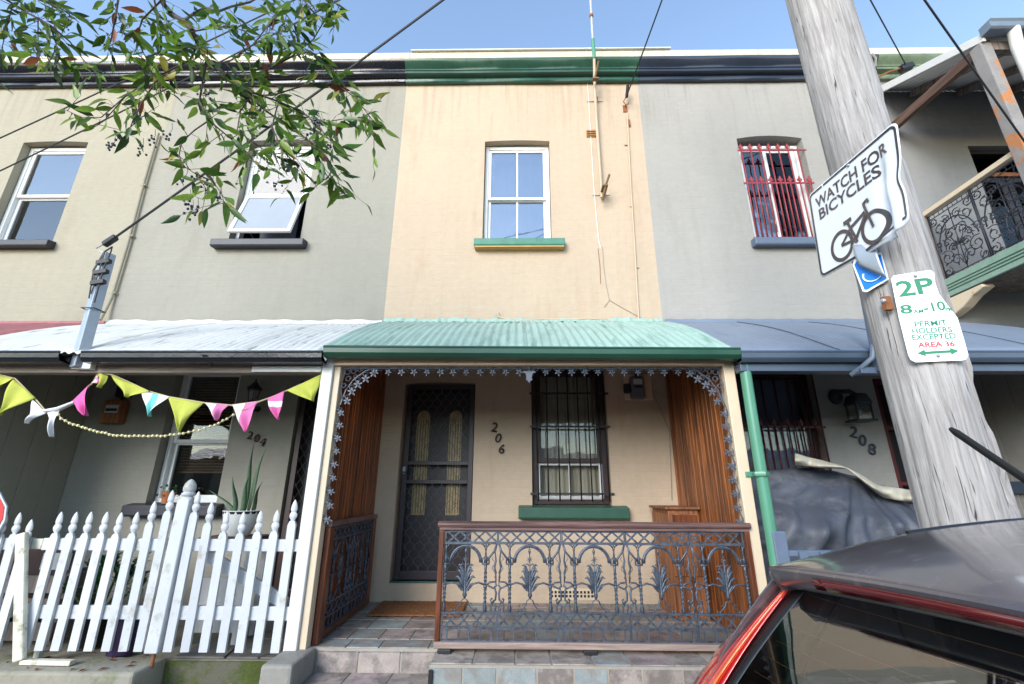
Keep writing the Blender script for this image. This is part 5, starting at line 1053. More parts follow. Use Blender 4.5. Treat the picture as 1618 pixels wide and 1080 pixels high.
# disabled-parking sign under a folded flap of metal
ds = thing('accessible_parking_sign', 'small blue disabled parking sign half hidden by a folded grey metal flap on the pole', 'sign', (PX-.19, PY-.1, 2.6))
ND = Vector((-.88, -.47, 0)).normalized(); RD = Vector((.47, -.88, 0)).normalized(); DO = Vector((PX, PY, 0))+ND*(PR+.022)
def dp(px, py): q = onP(px, py, DO, ND)-DO; return (q.dot(RD), q.z)
def ond(a, b, lift=0): return DO+RD*a+UP*b+ND*lift
def poly(par, pxl, name, m, lift, th=.002):
    l = [dp(*k) for k in pxl]; n = len(l); mb = MB(); mb.add([ond(a, b, lift) for a, b in l]+[ond(a, b, lift-th) for a, b in l], [tuple(range(n)), tuple(range(n, 2*n))[::-1]]+[(i, (i+1) % n, n+(i+1) % n, n+i) for i in range(n)]); return mb.build(name, m, par)
poly(ds, [(1347, 418), (1350, 410), (1358, 405), (1392, 398), (1402, 432), (1404, 441), (1370, 461), (1363, 460)], 'plate', 'sign_face', 0)
poly(ds, [(1350, 418), (1354, 412), (1392, 402), (1400, 436), (1401, 440), (1370, 457.5), (1366, 457)], 'blue_face', 'sign_blue', .0015, .001)
c = dp(1379, 433); mb = MB(); pts = [ond(c[0]+.042*math.cos(t), c[1]+.036*math.sin(t), .0025) for t in [R(150+i*15) for i in range(17)]]; mb.tube(pts, .0065, 5, .3); mb.build('wheelchair_arc', 'sign_face', ds)
fl = MB()
def flap(u, v):
    A_, B_, C_, D_ = (1349, 388), (1386, 385), (1406, 441), (1362, 421)
    px = (A_[0]*(1-u)+B_[0]*u)*(1-v)+(D_[0]*(1-u)+C_[0]*u)*v; py = (A_[1]*(1-u)+B_[1]*u)*(1-v)+(D_[1]*(1-u)+C_[1]*u)*v
    a, b = dp(px, py); return ond(a, b, .012+.02*math.sin(v*2.6)+.008*u)
fl.grid(flap, 8, 8).build('folded_flap', 'sign_back', ds, smooth=True, solid=.003)
MB().obox(DO+UP*2.62-ND*.03, DO+UP*2.62-ND*.001, .03, .04).build('bracket', 'galv', ds)
# ================================================================ overhead services
def cable(name, a, b, sag, r, label, m='cable', n=24):
    a, b = Vector(a), Vector(b); pts = [a.lerp(b, i/n)-Vector((0, 0, sag*4*(i/n)*(1-i/n))) for i in range(n+1)]
    return tag(MB().tube(pts, r, 6).build(name, m, None, smooth=True), label, 'cable', 'overhead service cables')
TOPP = Vector((PX-.1, PY-.02, 7.36))
s4 = thing('service_bracket', 'pale galvanised square mast with cable clamps, standing on the gutter line of 204', 'bracket', (-3.7, -1.56, 2.6), 'service masts on the verandah fronts')
a, b = Vector((-3.715, -1.545, 2.575)), onY(166, 398, -1.6)
b = Vector((b.x, -1.56, b.z)); MB().obox(a, b, .085, .085, (.45, 1, 0)).build('mast', 'galv', s4, bevel=.008)
MB().box(-3.76, -3.60, -1.555, -1.50, 2.565, 2.63).build('foot_plate', 'white_paint', s4, bevel=.004)
d = (b-a).normalized()
MB().tube([a+d*.52+Vector((.055, -.06, 0)), a+d*.52+Vector((-.05, -.065, 0)), a+d*.52+Vector((-.06, .05, 0)), a+d*.52+Vector((.06, .05, 0)), a+d*.52+Vector((.055, -.06, 0))], .005, 5).build('strap', 'cable', s4)
cl = MB(); rq = random.Random(4)
for k in range(3):
    base = b-d*(.12+.1*k)+Vector((.03, -.06, 0)); cl.obox(base+Vector((-.05, 0, 0)), base+Vector((.06, 0, .02)), .04, .035)
for k in range(6):
    p0 = b+Vector((.04, -.03, .06)); cl.tube([p0, p0+Vector((rq.uniform(-.02, .06), -.05, -.08)), b-d*.2+Vector((rq.uniform(-.04, .08), -.07, 0)), b-d*(.3+.04*k)+Vector((rq.uniform(-.03, .07), -.06, 0))], .006, 5)
cl.build('cable_clamps', 'cable', s4)
ins = onY(173, 381, -1.62); MB().obox(ins+Vector((-.05, .01, -.03)), ins+Vector((.06, -.01, .04)), .05, .05).build('dead_end_clamp', 'cable', s4, bevel=.01)
MB().tube([b+Vector((-.02, -.02, 0)), onY(152, 392, -1.6), ins], .006, 5).build('hook', 'galv', s4)
cable('service_cable', ins, TOPP, .06, .011, 'black twisted service cable from the 204 mast up to the timber pole')
l1 = onY(0, 232, -.9); l2 = onY(0, 276, -.9)
e1 = Vector((-7.2, -1.55, 3.6))
def through(px0, px1, Y0):
    """straight line from the pole head through the sight line of a pixel, ending on a mast at Y0"""
    return onY(*px0, Y0)
cable('service_cable', onY(-160, 290, -1.55), TOPP+Vector((0, .03, .03)), .10, .007, 'upper thin black cable crossing the pale yellow house under the leaves')
cable('service_cable', onY(-160, 345, -1.55), TOPP+Vector((.02, .0, -.03)), .16, .007, 'lower thin black cable crossing the window of the pale yellow house')
m2 = thing('service_bracket', 'galvanised mast on the gutter of the pink-roofed house', 'bracket', (-5.6, -1.56, 2.6), 'service masts on the verandah fronts')
w1, w2 = onY(-160, 290, -1.55), onY(-160, 345, -1.55)
MB().obox((w1.x, -1.55, 2.6), (w1.x, -1.55, w1.z+.1), .08, .08).build('mast', 'galv', m2)
MB().tube([w1, w2], .01, 6).build('clamp_rod', 'galv', m2)
k6 = onY(990, 152, -.09)
cable('service_cable', k6, TOPP+Vector((.0, .06, .0)), .02, .009, 'black service cable dropping to the hook on the cream house')
hk = thing('cable_hook', 'rusty wall hook and strainer holding the service cable above the cream wall', 'hook', (k6.x, -.05, k6.z-.2))
q = onY(988, 166, -.03)
MB().obox(k6+Vector((0, .0, -.02)), k6+Vector((.02, -.05, .16)), .035, .035).build('strainer', 'cable', hk, bevel=.006)
MB().tube([k6, onY(985, 160, -.06), onY(990, 167, -.05), onY(993, 163, -.05), q, Vector((q.x, .0, q.z-.02))], .007, 6).build('hook', 'rust', hk, smooth=True)
MB().box(q.x-.03, q.x+.03, -.012, 0, q.z-.1, q.z+.02).build('wall_plate', 'rust', hk); MB().box(q.x+.01, q.x+.05, -.03, -.012, q.z-.36, q.z-.25).build('junction', 'rust', hk, bevel=.006)
k10 = onY(1432, 103, -.25)
cable('service_cable', k10, TOPP+Vector((.12, .06, .0)), .02, .008, 'black service cable dropping to the green cornice beside the timber pole')
h_ = thing('cable_hook', 'dark cable clamp with grey and orange leads on the pale green cornice', 'hook', (k10.x, -.2, k10.z-.05))
MB().obox(k10+Vector((-.08, .02, -.04)), k10+Vector((.10, .02, .02)), .09, .08).build('clamp', 'cable', h_, bevel=.01)
MB().tube([k10+Vector((-.05, .02, -.02)), onY(1405, 113, -.24), onY(1385, 122, -.22), onY(1368, 135, -.1), onY(1362, 150, -.03)], .012, 6).build('orange_lead', 'rust', h_, smooth=True)
MB().tube([onY(1378, 85, -.22), onY(1384, 92, -.24), onY(1383, 105, -.23), onY(1372, 122, -.1), onY(1366, 135, -.02)], .016, 6).build('grey_lead', 'cable_grey', h_, smooth=True)
MB().tube([k10+Vector((0, .03, -.02)), Vector((k10.x, -.02, k10.z-.1))], .01, 5).build('hook', 'rust', h_)
cable('service_cable', Vector((5.18, -1.38, 4.75)), TOPP+Vector((.14, -.04, .0)), .03, .009, 'black service cable running down to the peeling balcony corner post')
s8 = thing('service_bracket', 'slate grey square mast on the gutter of 208, half hidden behind the timber pole', 'bracket', (4.0, -1.6, 2.55), 'service masts on the verandah fronts')
qa, qb = onY(1392, 588, -1.68), onY(1372, 470, -1.68)
MB().obox((qa.x, -1.70, qa.z), (qb.x, -1.70, qb.z+.25), .09, .07, (0, 1, 0)).build('mast', 'slate_sill', s8, bevel=.006)
MB().box(qa.x-.16, qa.x+.05, -1.69, -1.61, qa.z-.01, qa.z+.04).build('foot_plate', 'slate_sill', s8, bevel=.004)
MB().tube([onY(1380, 545, -1.72), onY(1378, 565, -1.72), onY(1362, 580, -1.68), onY(1345, 592, -1.6)], .02, 8).build('flexible_conduit', 'galv_paint', s8, smooth=True)
# antenna mast on the cream wall
am = thing('antenna_mast', 'tall thin antenna mast clamped to the cream wall with two rusty pipe stubs', 'mast', (1.09, -.1, 4.5))
MB().tube([(1.10, -.06, 5.30), (1.10, -.065, 5.6), (1.095, -.08, 6.6), (1.092, -.12, 7.1), (1.088, -.24, 7.55)], .021, 10).build('lower_pipe', 'cream_pipe', am, smooth=True)
MB().tube([(1.088, -.24, 7.52), (1.086, -.235, 7.9)], .026, 10).build('painted_sleeve', 'pipe_green', am, smooth=True)
MB().tube([(1.086, -.235, 7.9), (1.10, -.23, 9.6)], .016, 8).build('upper_mast', 'mast_grey', am, smooth=True)
MB().lathe([(.018, 0), (.03, .01), (.03, .05), (.018, .06)], (1.09, -.233, 8.35), 10).build('collar', 'rust', am)
for k in range(4): MB().tube([(.85, -.23, 9.2+k*.1), (1.35, -.23, 9.2+k*.1)], .006, 5).build('antenna_element', 'mast_grey', am)
for z, yy in ((5.38, -.05), (6.98, -.08)):
    MB().box(.99, 1.22, -.014, .0, z-.007, z+.007).build('wall_bracket', 'cream_pipe', am, bevel=.003)
    MB().box(1.12, 1.14, -.1, -.014, z-.006, z+.006).build('bracket_arm', 'cream_pipe', am)
q = [onY(952, 316, -.1), onY(957, 293, -.2), onY(963, 275, -.26)]
MB().tube(q, .015, 10).build('pipe_stub', 'stub', am, smooth=True); MB().box(q[1].x-.045, q[1].x+.03, -.22, -.02, q[1].z-.011, q[1].z+.011).build('stub_clamp', 'stub', am, bevel=.004)
q = [onY(939, 126, -.22), onY(943, 110, -.28), onY(946, 96, -.34)]
MB().tube(q, .015, 10).build('pipe_stub', 'stub', am, smooth=True); MB().box(q[0].x-.03, q[0].x+.06, -.26, -.2, q[0].z-.01, q[0].z+.014).build('stub_clamp', 'stub', am, bevel=.004)
# ================================================================ things on the porches
em = thing('electricity_meter', 'grey electricity meter on a cream backing board beside the barred window', 'meter', (1.36, -.02, 2.6))
pa_, pb_ = onY(985, 598, 0), onY(1031, 632, 0)
MB().box(pa_.x, pb_.x, -.022, 0, pb_.z, pa_.z+.05).build('backing_board', 'beam_cream', em, bevel=.004)
q = onY(1007, 612, -.08); MB().box(q.x-.075, q.x+.075, -.12, -.022, q.z-.13, q.z+.13).build('case', 'meter_grey', em, bevel=.012)
MB().box(q.x-.05, q.x+.05, -.124, -.119, q.z+.03, q.z+.09).build('dial_window', 'meter_face', em); MB().box(q.x-.04, q.x+.05, -.124, -.119, q.z-.01, q.z+.015).build('register', 'meter_black', em)
MB().box(q.x-.03, q.x+.04, -.125, -.119, q.z+.105, q.z+.12).build('top_slot', 'meter_black', em)
MB().box(q.x-.15, q.x-.076, -.09, -.022, q.z-.06, q.z+.05).build('switch', 'meter_black', em, bevel=.015)
MB().tube([(q.x+.02, -.05, q.z+.13), (q.x+.02, -.04, q.z+.25)], .03, 8).build('cable_entry', 'meter_black', em)
bxo = thing('wooden_box', 'varnished timber meter cupboard with a lid against the right timber wall', 'cupboard', (1.58, -.5, ZD))
qa, qb = onY(1050, 800, -.55), onY(1113, 800, -.55)
bx0, bx1 = 1.40, 1.683; by0, by1 = -.62, -.10
bodyb = MB().box(bx0, bx1, by0, by1, ZD+.0, 1.445).build('cabinet', 'box_wood', bxo, bevel=.004)
for k in range(4): yy = by0+.01+k*.128; MB().box(bx0-.012, bx0-.001, yy, yy+.122, ZD+.01, 1.41).build('plank', 'box_wood', bodyb, bevel=.003)
for k in range(3): xx = bx0+.004+k*.093; MB().box(xx, xx+.089, by0-.012, by0-.001, ZD+.35, 1.41).build('plank', 'box_wood', bodyb, bevel=.003)
MB().box(bx0-.03, bx1+.01, by0-.03, by1+.02, 1.447, 1.47).build('lid', 'box_wood', bxo, bevel=.004)
MB().box(bx0+.03, bx1-.02, by0-.016, by0-.002, 1.33, 1.40).build('lid_face', 'lining_wood', bxo)
dm = MB()
rq = random.Random(8)
def matf(u, v): return (-1.36+.84*u+.006*math.sin(v*40), -.60+.54*v+.004*math.sin(u*60), ZD+.018+rq.uniform(0, .006))
dm.grid(matf, 60, 26); o = dm.build('doormat', 'coir', None, solid=.012); o.location = (0, 0, -.004); tag(o, 'worn brown coir doormat on the slate tiles at the front door of 206', 'doormat')
l4 = thing('wall_lantern', 'small black carriage lantern on the grey wall above the number 204', 'lantern', (-3.08, -.05, 2.5))
q = onY(401, 625, -.13); c = (q.x, -.14, q.z)
def lantern(par, c, s, body_m, glass='lamp_glass'):
    top_ = MB().lathe([(.001, .20), (.012, .18), (.008, .165), (.02, .155), (.035, .135), (.05, .115), (.085, .08), (.088, .07), (.06, .065)], (0, 0, 0), 6).build('lantern_roof', body_m, par)
    gl = MB().lathe([(.045, -.06), (.066, .062)], (0, 0, 0), 6).build('glass_shade', glass, par)
    fr_ = MB()
    for k in range(6):
        t = 2*math.pi*k/6; fr_.tube([(.047*math.cos(t), .047*math.sin(t), -.065), (.068*math.cos(t), .068*math.sin(t), .066)], .0045, 4)
    fr_.lathe([(.052, -.062), (.05, -.075), (.03, -.085), (.012, -.1), (.001, -.11)], (0, 0, 0), 6)
    fr_ = fr_.build('lantern_frame', body_m, par)
    bu = MB().ball((0, 0, 0), .022, 8, 1, 1.5).build('bulb', 'pot_white', par, smooth=True)
    for o in (top_, gl, fr_, bu): o.matrix_basis = Matrix.Translation(c) @ Matrix.Scale(s, 4)
lantern(l4, c, 1.0, 'lamp_black')
MB().tube([(c[0], -.0, c[2]-.13), (c[0], -.06, c[2]-.16), (c[0], -.14, c[2]-.14), (c[0], -.14, c[2]-.1)], .009, 6).build('arm', 'lamp_black', l4, smooth=True); MB().lathe([(.035, 0), (.03, .02)], (0, 0, 0), 10).build('wall_rose', 'lamp_black', l4).matrix_basis = Matrix.Translation((c[0], 0, c[2]-.13)) @ Matrix.Rotation(R(90), 4, 'X')
l8 = thing('wall_lantern', 'green-black porch lantern with pale seeded glass above the number 208', 'lantern', (3.85, -.05, 2.3))
q = onY(1358, 650, -.2); c = Vector((q.x, -.2, q.z))
cap = MB(); cap.prism([(-.11, -.06), (.11, -.06), (.07, .02), (.05, .06), (-.05, .06), (-.07, .02)], -.1, .1, 'Y'); cap.build('lantern_roof', 'lamp_green', l8, bevel=.02).matrix_basis = Matrix.Translation(c+Vector((0, 0, .13)))
MB().box(-.075, .075, -.07, .07, -.085, .068).build('glass_shade', 'lamp_glass', l8).matrix_basis = Matrix.Translation(c); MB().box(-.11, .11, -.1, .1, -.11, -.088).build('lantern_base', 'lamp_green', l8, bevel=.006).matrix_basis = Matrix.Translation(c)
for a in (-.08, .08):
    for b2 in (-.075, .075): MB().box(a-.006, a+.006, b2-.006, b2+.006, -.09, .07).build('corner_post', 'lamp_green', l8).matrix_basis = Matrix.Translation(c)
MB().ball(c, .03, 8).build('bulb', 'meter_face', l8, smooth=True)
MB().tube([(c.x-.1, 0, c.z+.2), (c.x-.1, -.1, c.z+.24), (c.x-.04, -.17, c.z+.23), (c.x, -.2, c.z+.18)], .028, 8).build('arm', 'lamp_green', l8, smooth=True); MB().ball((c.x-.1, -.02, c.z+.2), .075, 10, 1, 1.2).build('wall_rose', 'lamp_green', l8, smooth=True)
# meter on 204's wall behind the bunting
m4 = thing('electricity_meter', 'brown meter box on the grey wall behind the bunting of 204', 'meter', (-4.7, -.03, 2.4))
q = onY(181, 650, -.05); MB().box(q.x-.12, q.x+.12, -.09, 0, q.z-.14, q.z+.13).build('case', 'box_wood', m4, bevel=.015); MB().box(q.x-.08, q.x+.07, -.094, -.089, q.z-.02, q.z+.07).build('dial_window', 'meter_face', m4)
MB().box(q.x-.07, q.x+.06, -.097, -.093, q.z+.0, q.z+.03).build('register', 'meter_black', m4); MB().box(q.x-.04, q.x+.12, -.07, 0, q.z+.17, q.z+.36).build('switch_box', 'meter_black', m4, bevel=.01)
MB().tube([(q.x+.04, -.04, q.z+.13), (q.x+.04, -.04, q.z+.18)], .015, 6).build('cable_entry', 'meter_black', m4)
# plants and clutter behind the fence
stl = thing('plant_stand', 'low white timber stand carrying the triangle-patterned pot', 'stand', (-2.62, -.85, .42))
q = onY(376, 846, -.85); zt = q.z
MB().box(q.x-.24, q.x+.24, -1.02, -.68, zt-.035, zt).build('top', 'brown_beam', stl, bevel=.004)
for a in (-.2, .2):
    for b2 in (-.98, -.72): MB().box(q.x+a-.02, q.x+a+.02, b2-.02, b2+.02, .42, zt-.036).build('leg', 'white_paint', stl)
MB().box(q.x-.2, q.x+.2, -.99, -.97, .5, .9).build('front_board', 'white_paint', stl, bevel=.004)
sn = thing('potted_snake_plant', 'snake plant in a white pot with black triangles, behind the picket gate', 'plant', (q.x, -.85, zt))
pr_ = [(.085, .0), (.10, .02), (.135, .12), (.155, .21), (.15, .212), (.14, .2), (.13, .17)]
MB().lathe(pr_, (q.x, -.85, zt+.001), 32).build('pot', 'pot_white', sn, smooth=True); MB().lathe([(.001, .0), (.138, 0), (.138, .01), (.001, .012)], (q.x, -.85, zt+.17), 20).build('soil', 'soil', sn)
tri = MB()
def potr(z): return .10+.055*(z-.02)/.19+.0015
for r_, (za, zb) in enumerate(((.155, .205), (.10, .15), (.05, .095))):
    for k in range(16):
        if r_ == 2 and k % 2: continue
        t0 = 2*math.pi*(k+.5*(r_ % 2))/16; w = 2*math.pi/16*.46
        P3 = lambda t, z: (q.x+potr(z)*math.cos(t), -.85+potr(z)*math.sin(t), zt+z)
        tri.add([P3(t0-w, zb), P3(t0, zb), P3(t0+w, zb), P3(t0, za)], [(0, 1, 3), (1, 2, 3)])
tri.build('triangle_pattern', 'pot_black', sn)
rq = random.Random(21)
for (dx, dy, hh, ln, tw) in ((.0, .02, .66, .0, .3), (.05, 0, .62, .09, -.4), (.02, -.05, .36, .03, .2), (-.06, -.02, .34, -.06, .5), (-.1, .03, .22, -.24, .1), (.07, .04, .30, .06, .9), (-.03, .07, .30, .0, 1.2)):
    lf_ = MB()
    def lfn(u, v, dx=dx, dy=dy, hh=hh, ln=ln, tw=tw):
        w = .013*(.5+1.1*math.sin(math.pi*min(1, .18+v*.8)))*(1-v**4); a = tw+v*.8
        return (q.x+dx+ln*v*v+w*(u-.5)*2*math.cos(a)+.01*math.sin(v*6), -.85+dy+w*(u-.5)*2*math.sin(a)-.02*v, zt+.16+hh*v)
    lf_.grid(lfn, 2, 8).build('leaf', 'leaf_snake', sn, smooth=True, solid=.005)
jd = thing('potted_jade_plant', 'glossy green jade plant in a dark pot behind the white pickets', 'plant', (-3.3, -1.0, .42))
q = onY(165, 925, -1.05)
MB().lathe([(.10, 0), (.15, .22), (.16, .24), (.14, .235)], (q.x, -1.05, .426), 16).build('pot', 'pot_black', jd, smooth=True)
jl = MB().grid(lambda u, v: ((u-.5)*.045*math.sin(math.pi*(.1+.85*v)), v*.07, .012*math.sin(v*3)), 3, 4).mesh('leaf', 'leaf_jade', True)
stm = MB()
for k in range(13):
    a = rq.uniform(0, 6.28); rr = rq.uniform(.03, .26); zt_ = rq.uniform(.75, 1.12); tp = Vector((q.x+rr*math.cos(a)*1.15, -1.05+rr*math.sin(a)*.7, zt_))
    stm.tube([(q.x, -1.05, .6), (q.x+(tp.x-q.x)*.5, -1.05+(tp.y+1.05)*.5, (zt_+.6)/2-.03), tp], .009, 5)
    for j in range(11):
        mt = Matrix.Translation(tp+Vector((0, 0, -.012*j+.02))) @ Matrix.Rotation(j*2.4, 4, 'Z') @ Matrix.Rotation(rq.uniform(.15, .9), 4, 'X') @ Matrix.Scale(rq.uniform(.9, 1.35), 4)
        link('leaf', jl, jd, mt)
stm.build('stem', 'leaf_snake', jd)
pp_ = thing('purple_plant_pot', 'purple glazed plant pot on the mossy plinth beside the fence post', 'pot', (-2.75, -1.2, .42)); q = onY(203, 990, -1.22)
MB().lathe([(.10, 0), (.135, .26), (.145, .27), (.145, .30), (.125, .30), (.12, .24)], (q.x, -1.22, .426), 20).build('pot', 'pot_purple', pp_, smooth=True); MB().lathe([(.001, 0), (.12, 0), (.001, .01)], (q.x, -1.22, .68), 14).build('soil', 'soil', pp_)
for k in range(7): MB().tube([(q.x, -1.22, .68), (q.x+rq.uniform(-.1, .1), -1.22+rq.uniform(-.05, .05), .85), (q.x+rq.uniform(-.25, .25), -1.22+rq.uniform(-.1, .1), rq.uniform(.9, 1.05))], [.005, .004, .002], 4).build('stem', 'leaf_snake', pp_)
tp_ = thing('small_plant_pot', 'little terracotta pot of trailing greenery on the black window sill of 204', 'pot', (-3.9, -.1, 1.47)); q = onY(262, 800, -.07)
MB().lathe([(.05, 0), (.065, .10), (.07, .12), (.055, .12), (.05, .08)], (q.x, -.065, 1.463), 14).build('pot', 'pot_terracotta', tp_, smooth=True)
for k in range(40):
    mt = Matrix.Translation((q.x+rq.gauss(0, .06), -.07+rq.gauss(0, .035), 1.58+rq.uniform(-.06, .06))) @ Matrix.Rotation(rq.uniform(0, 6), 4, 'Z') @ Matrix.Rotation(rq.uniform(-1, 1), 4, 'X') @ Matrix.Scale(.55, 4)
    link('leaf', jl, tp_, mt)
MB().tube([(q.x, -.065, 1.54), (q.x, -.065, 1.6)], .03, 6).build('stem', 'leaf_snake', tp_)
cr = thing('wooden_crate', 'old timber crate with framed pictures stored behind the weathered fence', 'crate', (-4.2, -.9, .42))
for z in (.45, .62, .79): 
    MB().box(-4.45, -3.75, -1.06, -1.04, z, z+.13).build('slat', 'old_wood', cr, bevel=.004); MB().box(-4.45, -3.75, -.62, -.60, z, z+.13).build('slat', 'old_wood', cr, bevel=.004)
for xx in (-4.45, -3.78): MB().box(xx, xx+.03, -1.04, -.62, .425, .93).build('end_board', 'old_wood', cr)
MB().box(-4.4, -3.8, -.95, -.9, .6, 1.15).build('picture_frame', 'window_wood', cr, bevel=.006); MB().box(-4.1, -3.85, -.957, -.951, .95, 1.08).build('picture', 'meter_face', cr)
rs = thing('red_sign_board', 'red board with a pale edge hung on the end of the picket fence', 'board', (-3.95, YF-.06, 1.4))
qs = [onY(a, b, YF-.05) for a, b in ((-40, 790), (-20, 765), (0, 778), (11, 800), (8, 822), (-8, 850), (-34, 840))]
MB().prism([(p.x, p.z) for p in qs], YF-.052, YF-.04, 'Y').build('board', 'meter_face', rs)
cx_ = sum(p.x for p in qs)/7; cz_ = sum(p.z for p in qs)/7
MB().prism([(cx_+(p.x-cx_)*.86, cz_+(p.z-cz_)*.86) for p in qs], YF-.056, YF-.0525, 'Y').build('red_face', 'sign_red', rs); MB().box(cx_-.02, cx_+.02, YF-.04, YF-.02, cz_-.15, cz_+.05).build('hanger', 'galv', rs)
# weeds at the foot of the step
wd = MB(); rq = random.Random(31)
for k in range(420):
    x = rq.gauss(-1.95, .13); y = rq.uniform(-1.52, -1.33); z = .11+abs(rq.gauss(0, .07))
    if x > -1.68: continue
    s = rq.uniform(.012, .03); a = rq.uniform(0, 6.28); t = rq.uniform(-.6, .6)
    dx, dy = math.cos(a), math.sin(a); n_ = Vector((-dy*s*.5, dx*s*.5, 0)); b_ = Vector((x, y, z)); tip = b_+Vector((dx*s*1.6, dy*s*1.6, s*t)); mid = b_+Vector((dx*s*.8, dy*s*.8, s*.3))
    wd.add([b_, mid+n_, tip, mid-n_], [(0, 1, 2, 3)])
    if k % 4 == 0: wd.tube([(x, y, .097), b_], .002, 3)
o = stuff(wd.build('weeds', 'weed')); tag(o, 'bright green weeds sprouting at the foot of the mossy step', 'weeds')
lt = MB()
for k in range(26):
    x = rq.uniform(-3.7, -2.7); y = rq.uniform(-1.6, -1.2); a = rq.uniform(0, 6.28); s = rq.uniform(.02, .045)
    dx, dy = math.cos(a)*s, math.sin(a)*s; lt.add([(x-dx, y-dy, .43), (x-dy*.4, y+dx*.4, .436), (x+dx, y+dy, .431), (x+dy*.4, y-dx*.4, .437)], [(0, 1, 2, 3)])
tag(stuff(lt.build('fallen_leaves', 'leaf_brown')), 'dry brown leaves scattered on the mossy plinth', 'leaves')
# ================================================================ bunting and beads
YB = -1.475
bt = thing('bunting', 'string of lime, pink and white cloth pennants hung along the verandah beam of 204', 'bunting', (-3.0, YB, 2.5))
STR = [[(-40, 588), (0, 592), (24, 598), (40, 614), (56, 630), (73, 650), (95, 643), (116, 634), (130, 620), (146, 605), (156, 588)], [(156, 588), (178, 592), (205, 604), (235, 618), (268, 627), (322, 636), (365, 640), (410, 634), (430, 627), (453, 617), (480, 605), (507, 592), (516, 586)]]
for l in STR: MB().tube([onY(a, b, YB) for a, b in l], .006, 5).build('string', 'string', bt, smooth=True)
FL = [((-18, 590), (24, 598), (0, 614), 'cloth_lime'), ((25, 599), (57, 629), (3, 657), 'cloth_lime'), ((55, 631), (74, 652), (44, 669), 'cloth_white'), ((76, 651), (99, 643), (82, 690), 'cloth_white'), ((114, 634), (145, 607), (137, 657), 'cloth_pink'), ((146, 605), (160, 592), (158, 606), 'cloth_half_pink'), ((157, 588), (173, 594), (159, 613), 'cloth_lime'), ((178, 592), (237, 618), (203, 628), 'cloth_lime'), ((228, 618), (268, 627), (238, 658), 'cloth_teal'), ((268, 627), (322, 637), (284, 683), 'cloth_lime'), ((324, 637), (364, 640), (341, 664), 'cloth_half_pink'), ((366, 640), (411, 634), (389, 682), 'cloth_half_pink'), ((423, 630), (452, 617), (441, 663), 'cloth_pink_print'), ((455, 617), (508, 591), (496, 634), 'cloth_lime')]
for i, (a, b, c, m) in enumerate(FL):
    A, B, C = onY(*a, YB), onY(*b, YB), onY(*c, YB-.02)
    def ff(u, v, A=A, B=B, C=C, i=i):
        e = A.lerp(B, u); p = e.lerp(C, v); w = .022*math.sin(u*7+i*1.7)*v**.5+.012*math.sin(v*6+u*3+i)*v+.012*math.sin(math.pi*v)
        p = p+Vector((0, -.01-w, 0)); p += (A.lerp(B, .5)-p)*(.0)+Vector((.012*math.sin(math.pi*v+i)*(u-.5)*2, 0, 0)); return p
    MB().grid(ff, 12, 12).build('pennant', m, bt, smooth=True, solid=.002)
q = [onY(a, b, YB-.015) for a, b in ((70, 649), (92, 646), (118, 635))]; MB().tube(q, [.02, .028, .018], 8, .6).build('rolled_pennant', 'cloth_white', bt, smooth=True)
bd_ = thing('bead_garland', 'string of small cream wooden beads looped beneath the bunting', 'garland', (-3.2, YB-.03, 2.2))
bp_ = [(92, 655), (97, 661), (110, 668), (130, 675), (155, 682), (180, 687), (205, 689), (235, 689), (262, 688), (290, 684), (315, 679), (340, 671), (358, 662), (368, 655), (390, 645), (411, 634)]
P3 = [onY(a, b, YB-.03) for a, b in bp_]; MB().tube(P3, .003, 4).build('string', 'string', bd_)
bs_ = MB(); 
for a, b in zip(P3[:-2], P3[1:-1]):
    k = max(1, int((b-a).length/.032))
    for i in range(k): p = a.lerp(b, i/k); bs_.ball(p+Vector((rq.uniform(-.003, .003), 0, rq.uniform(-.004, .004))), .0125, 6)
stuff(bs_.build('beads', 'bead', bd_, smooth=True))
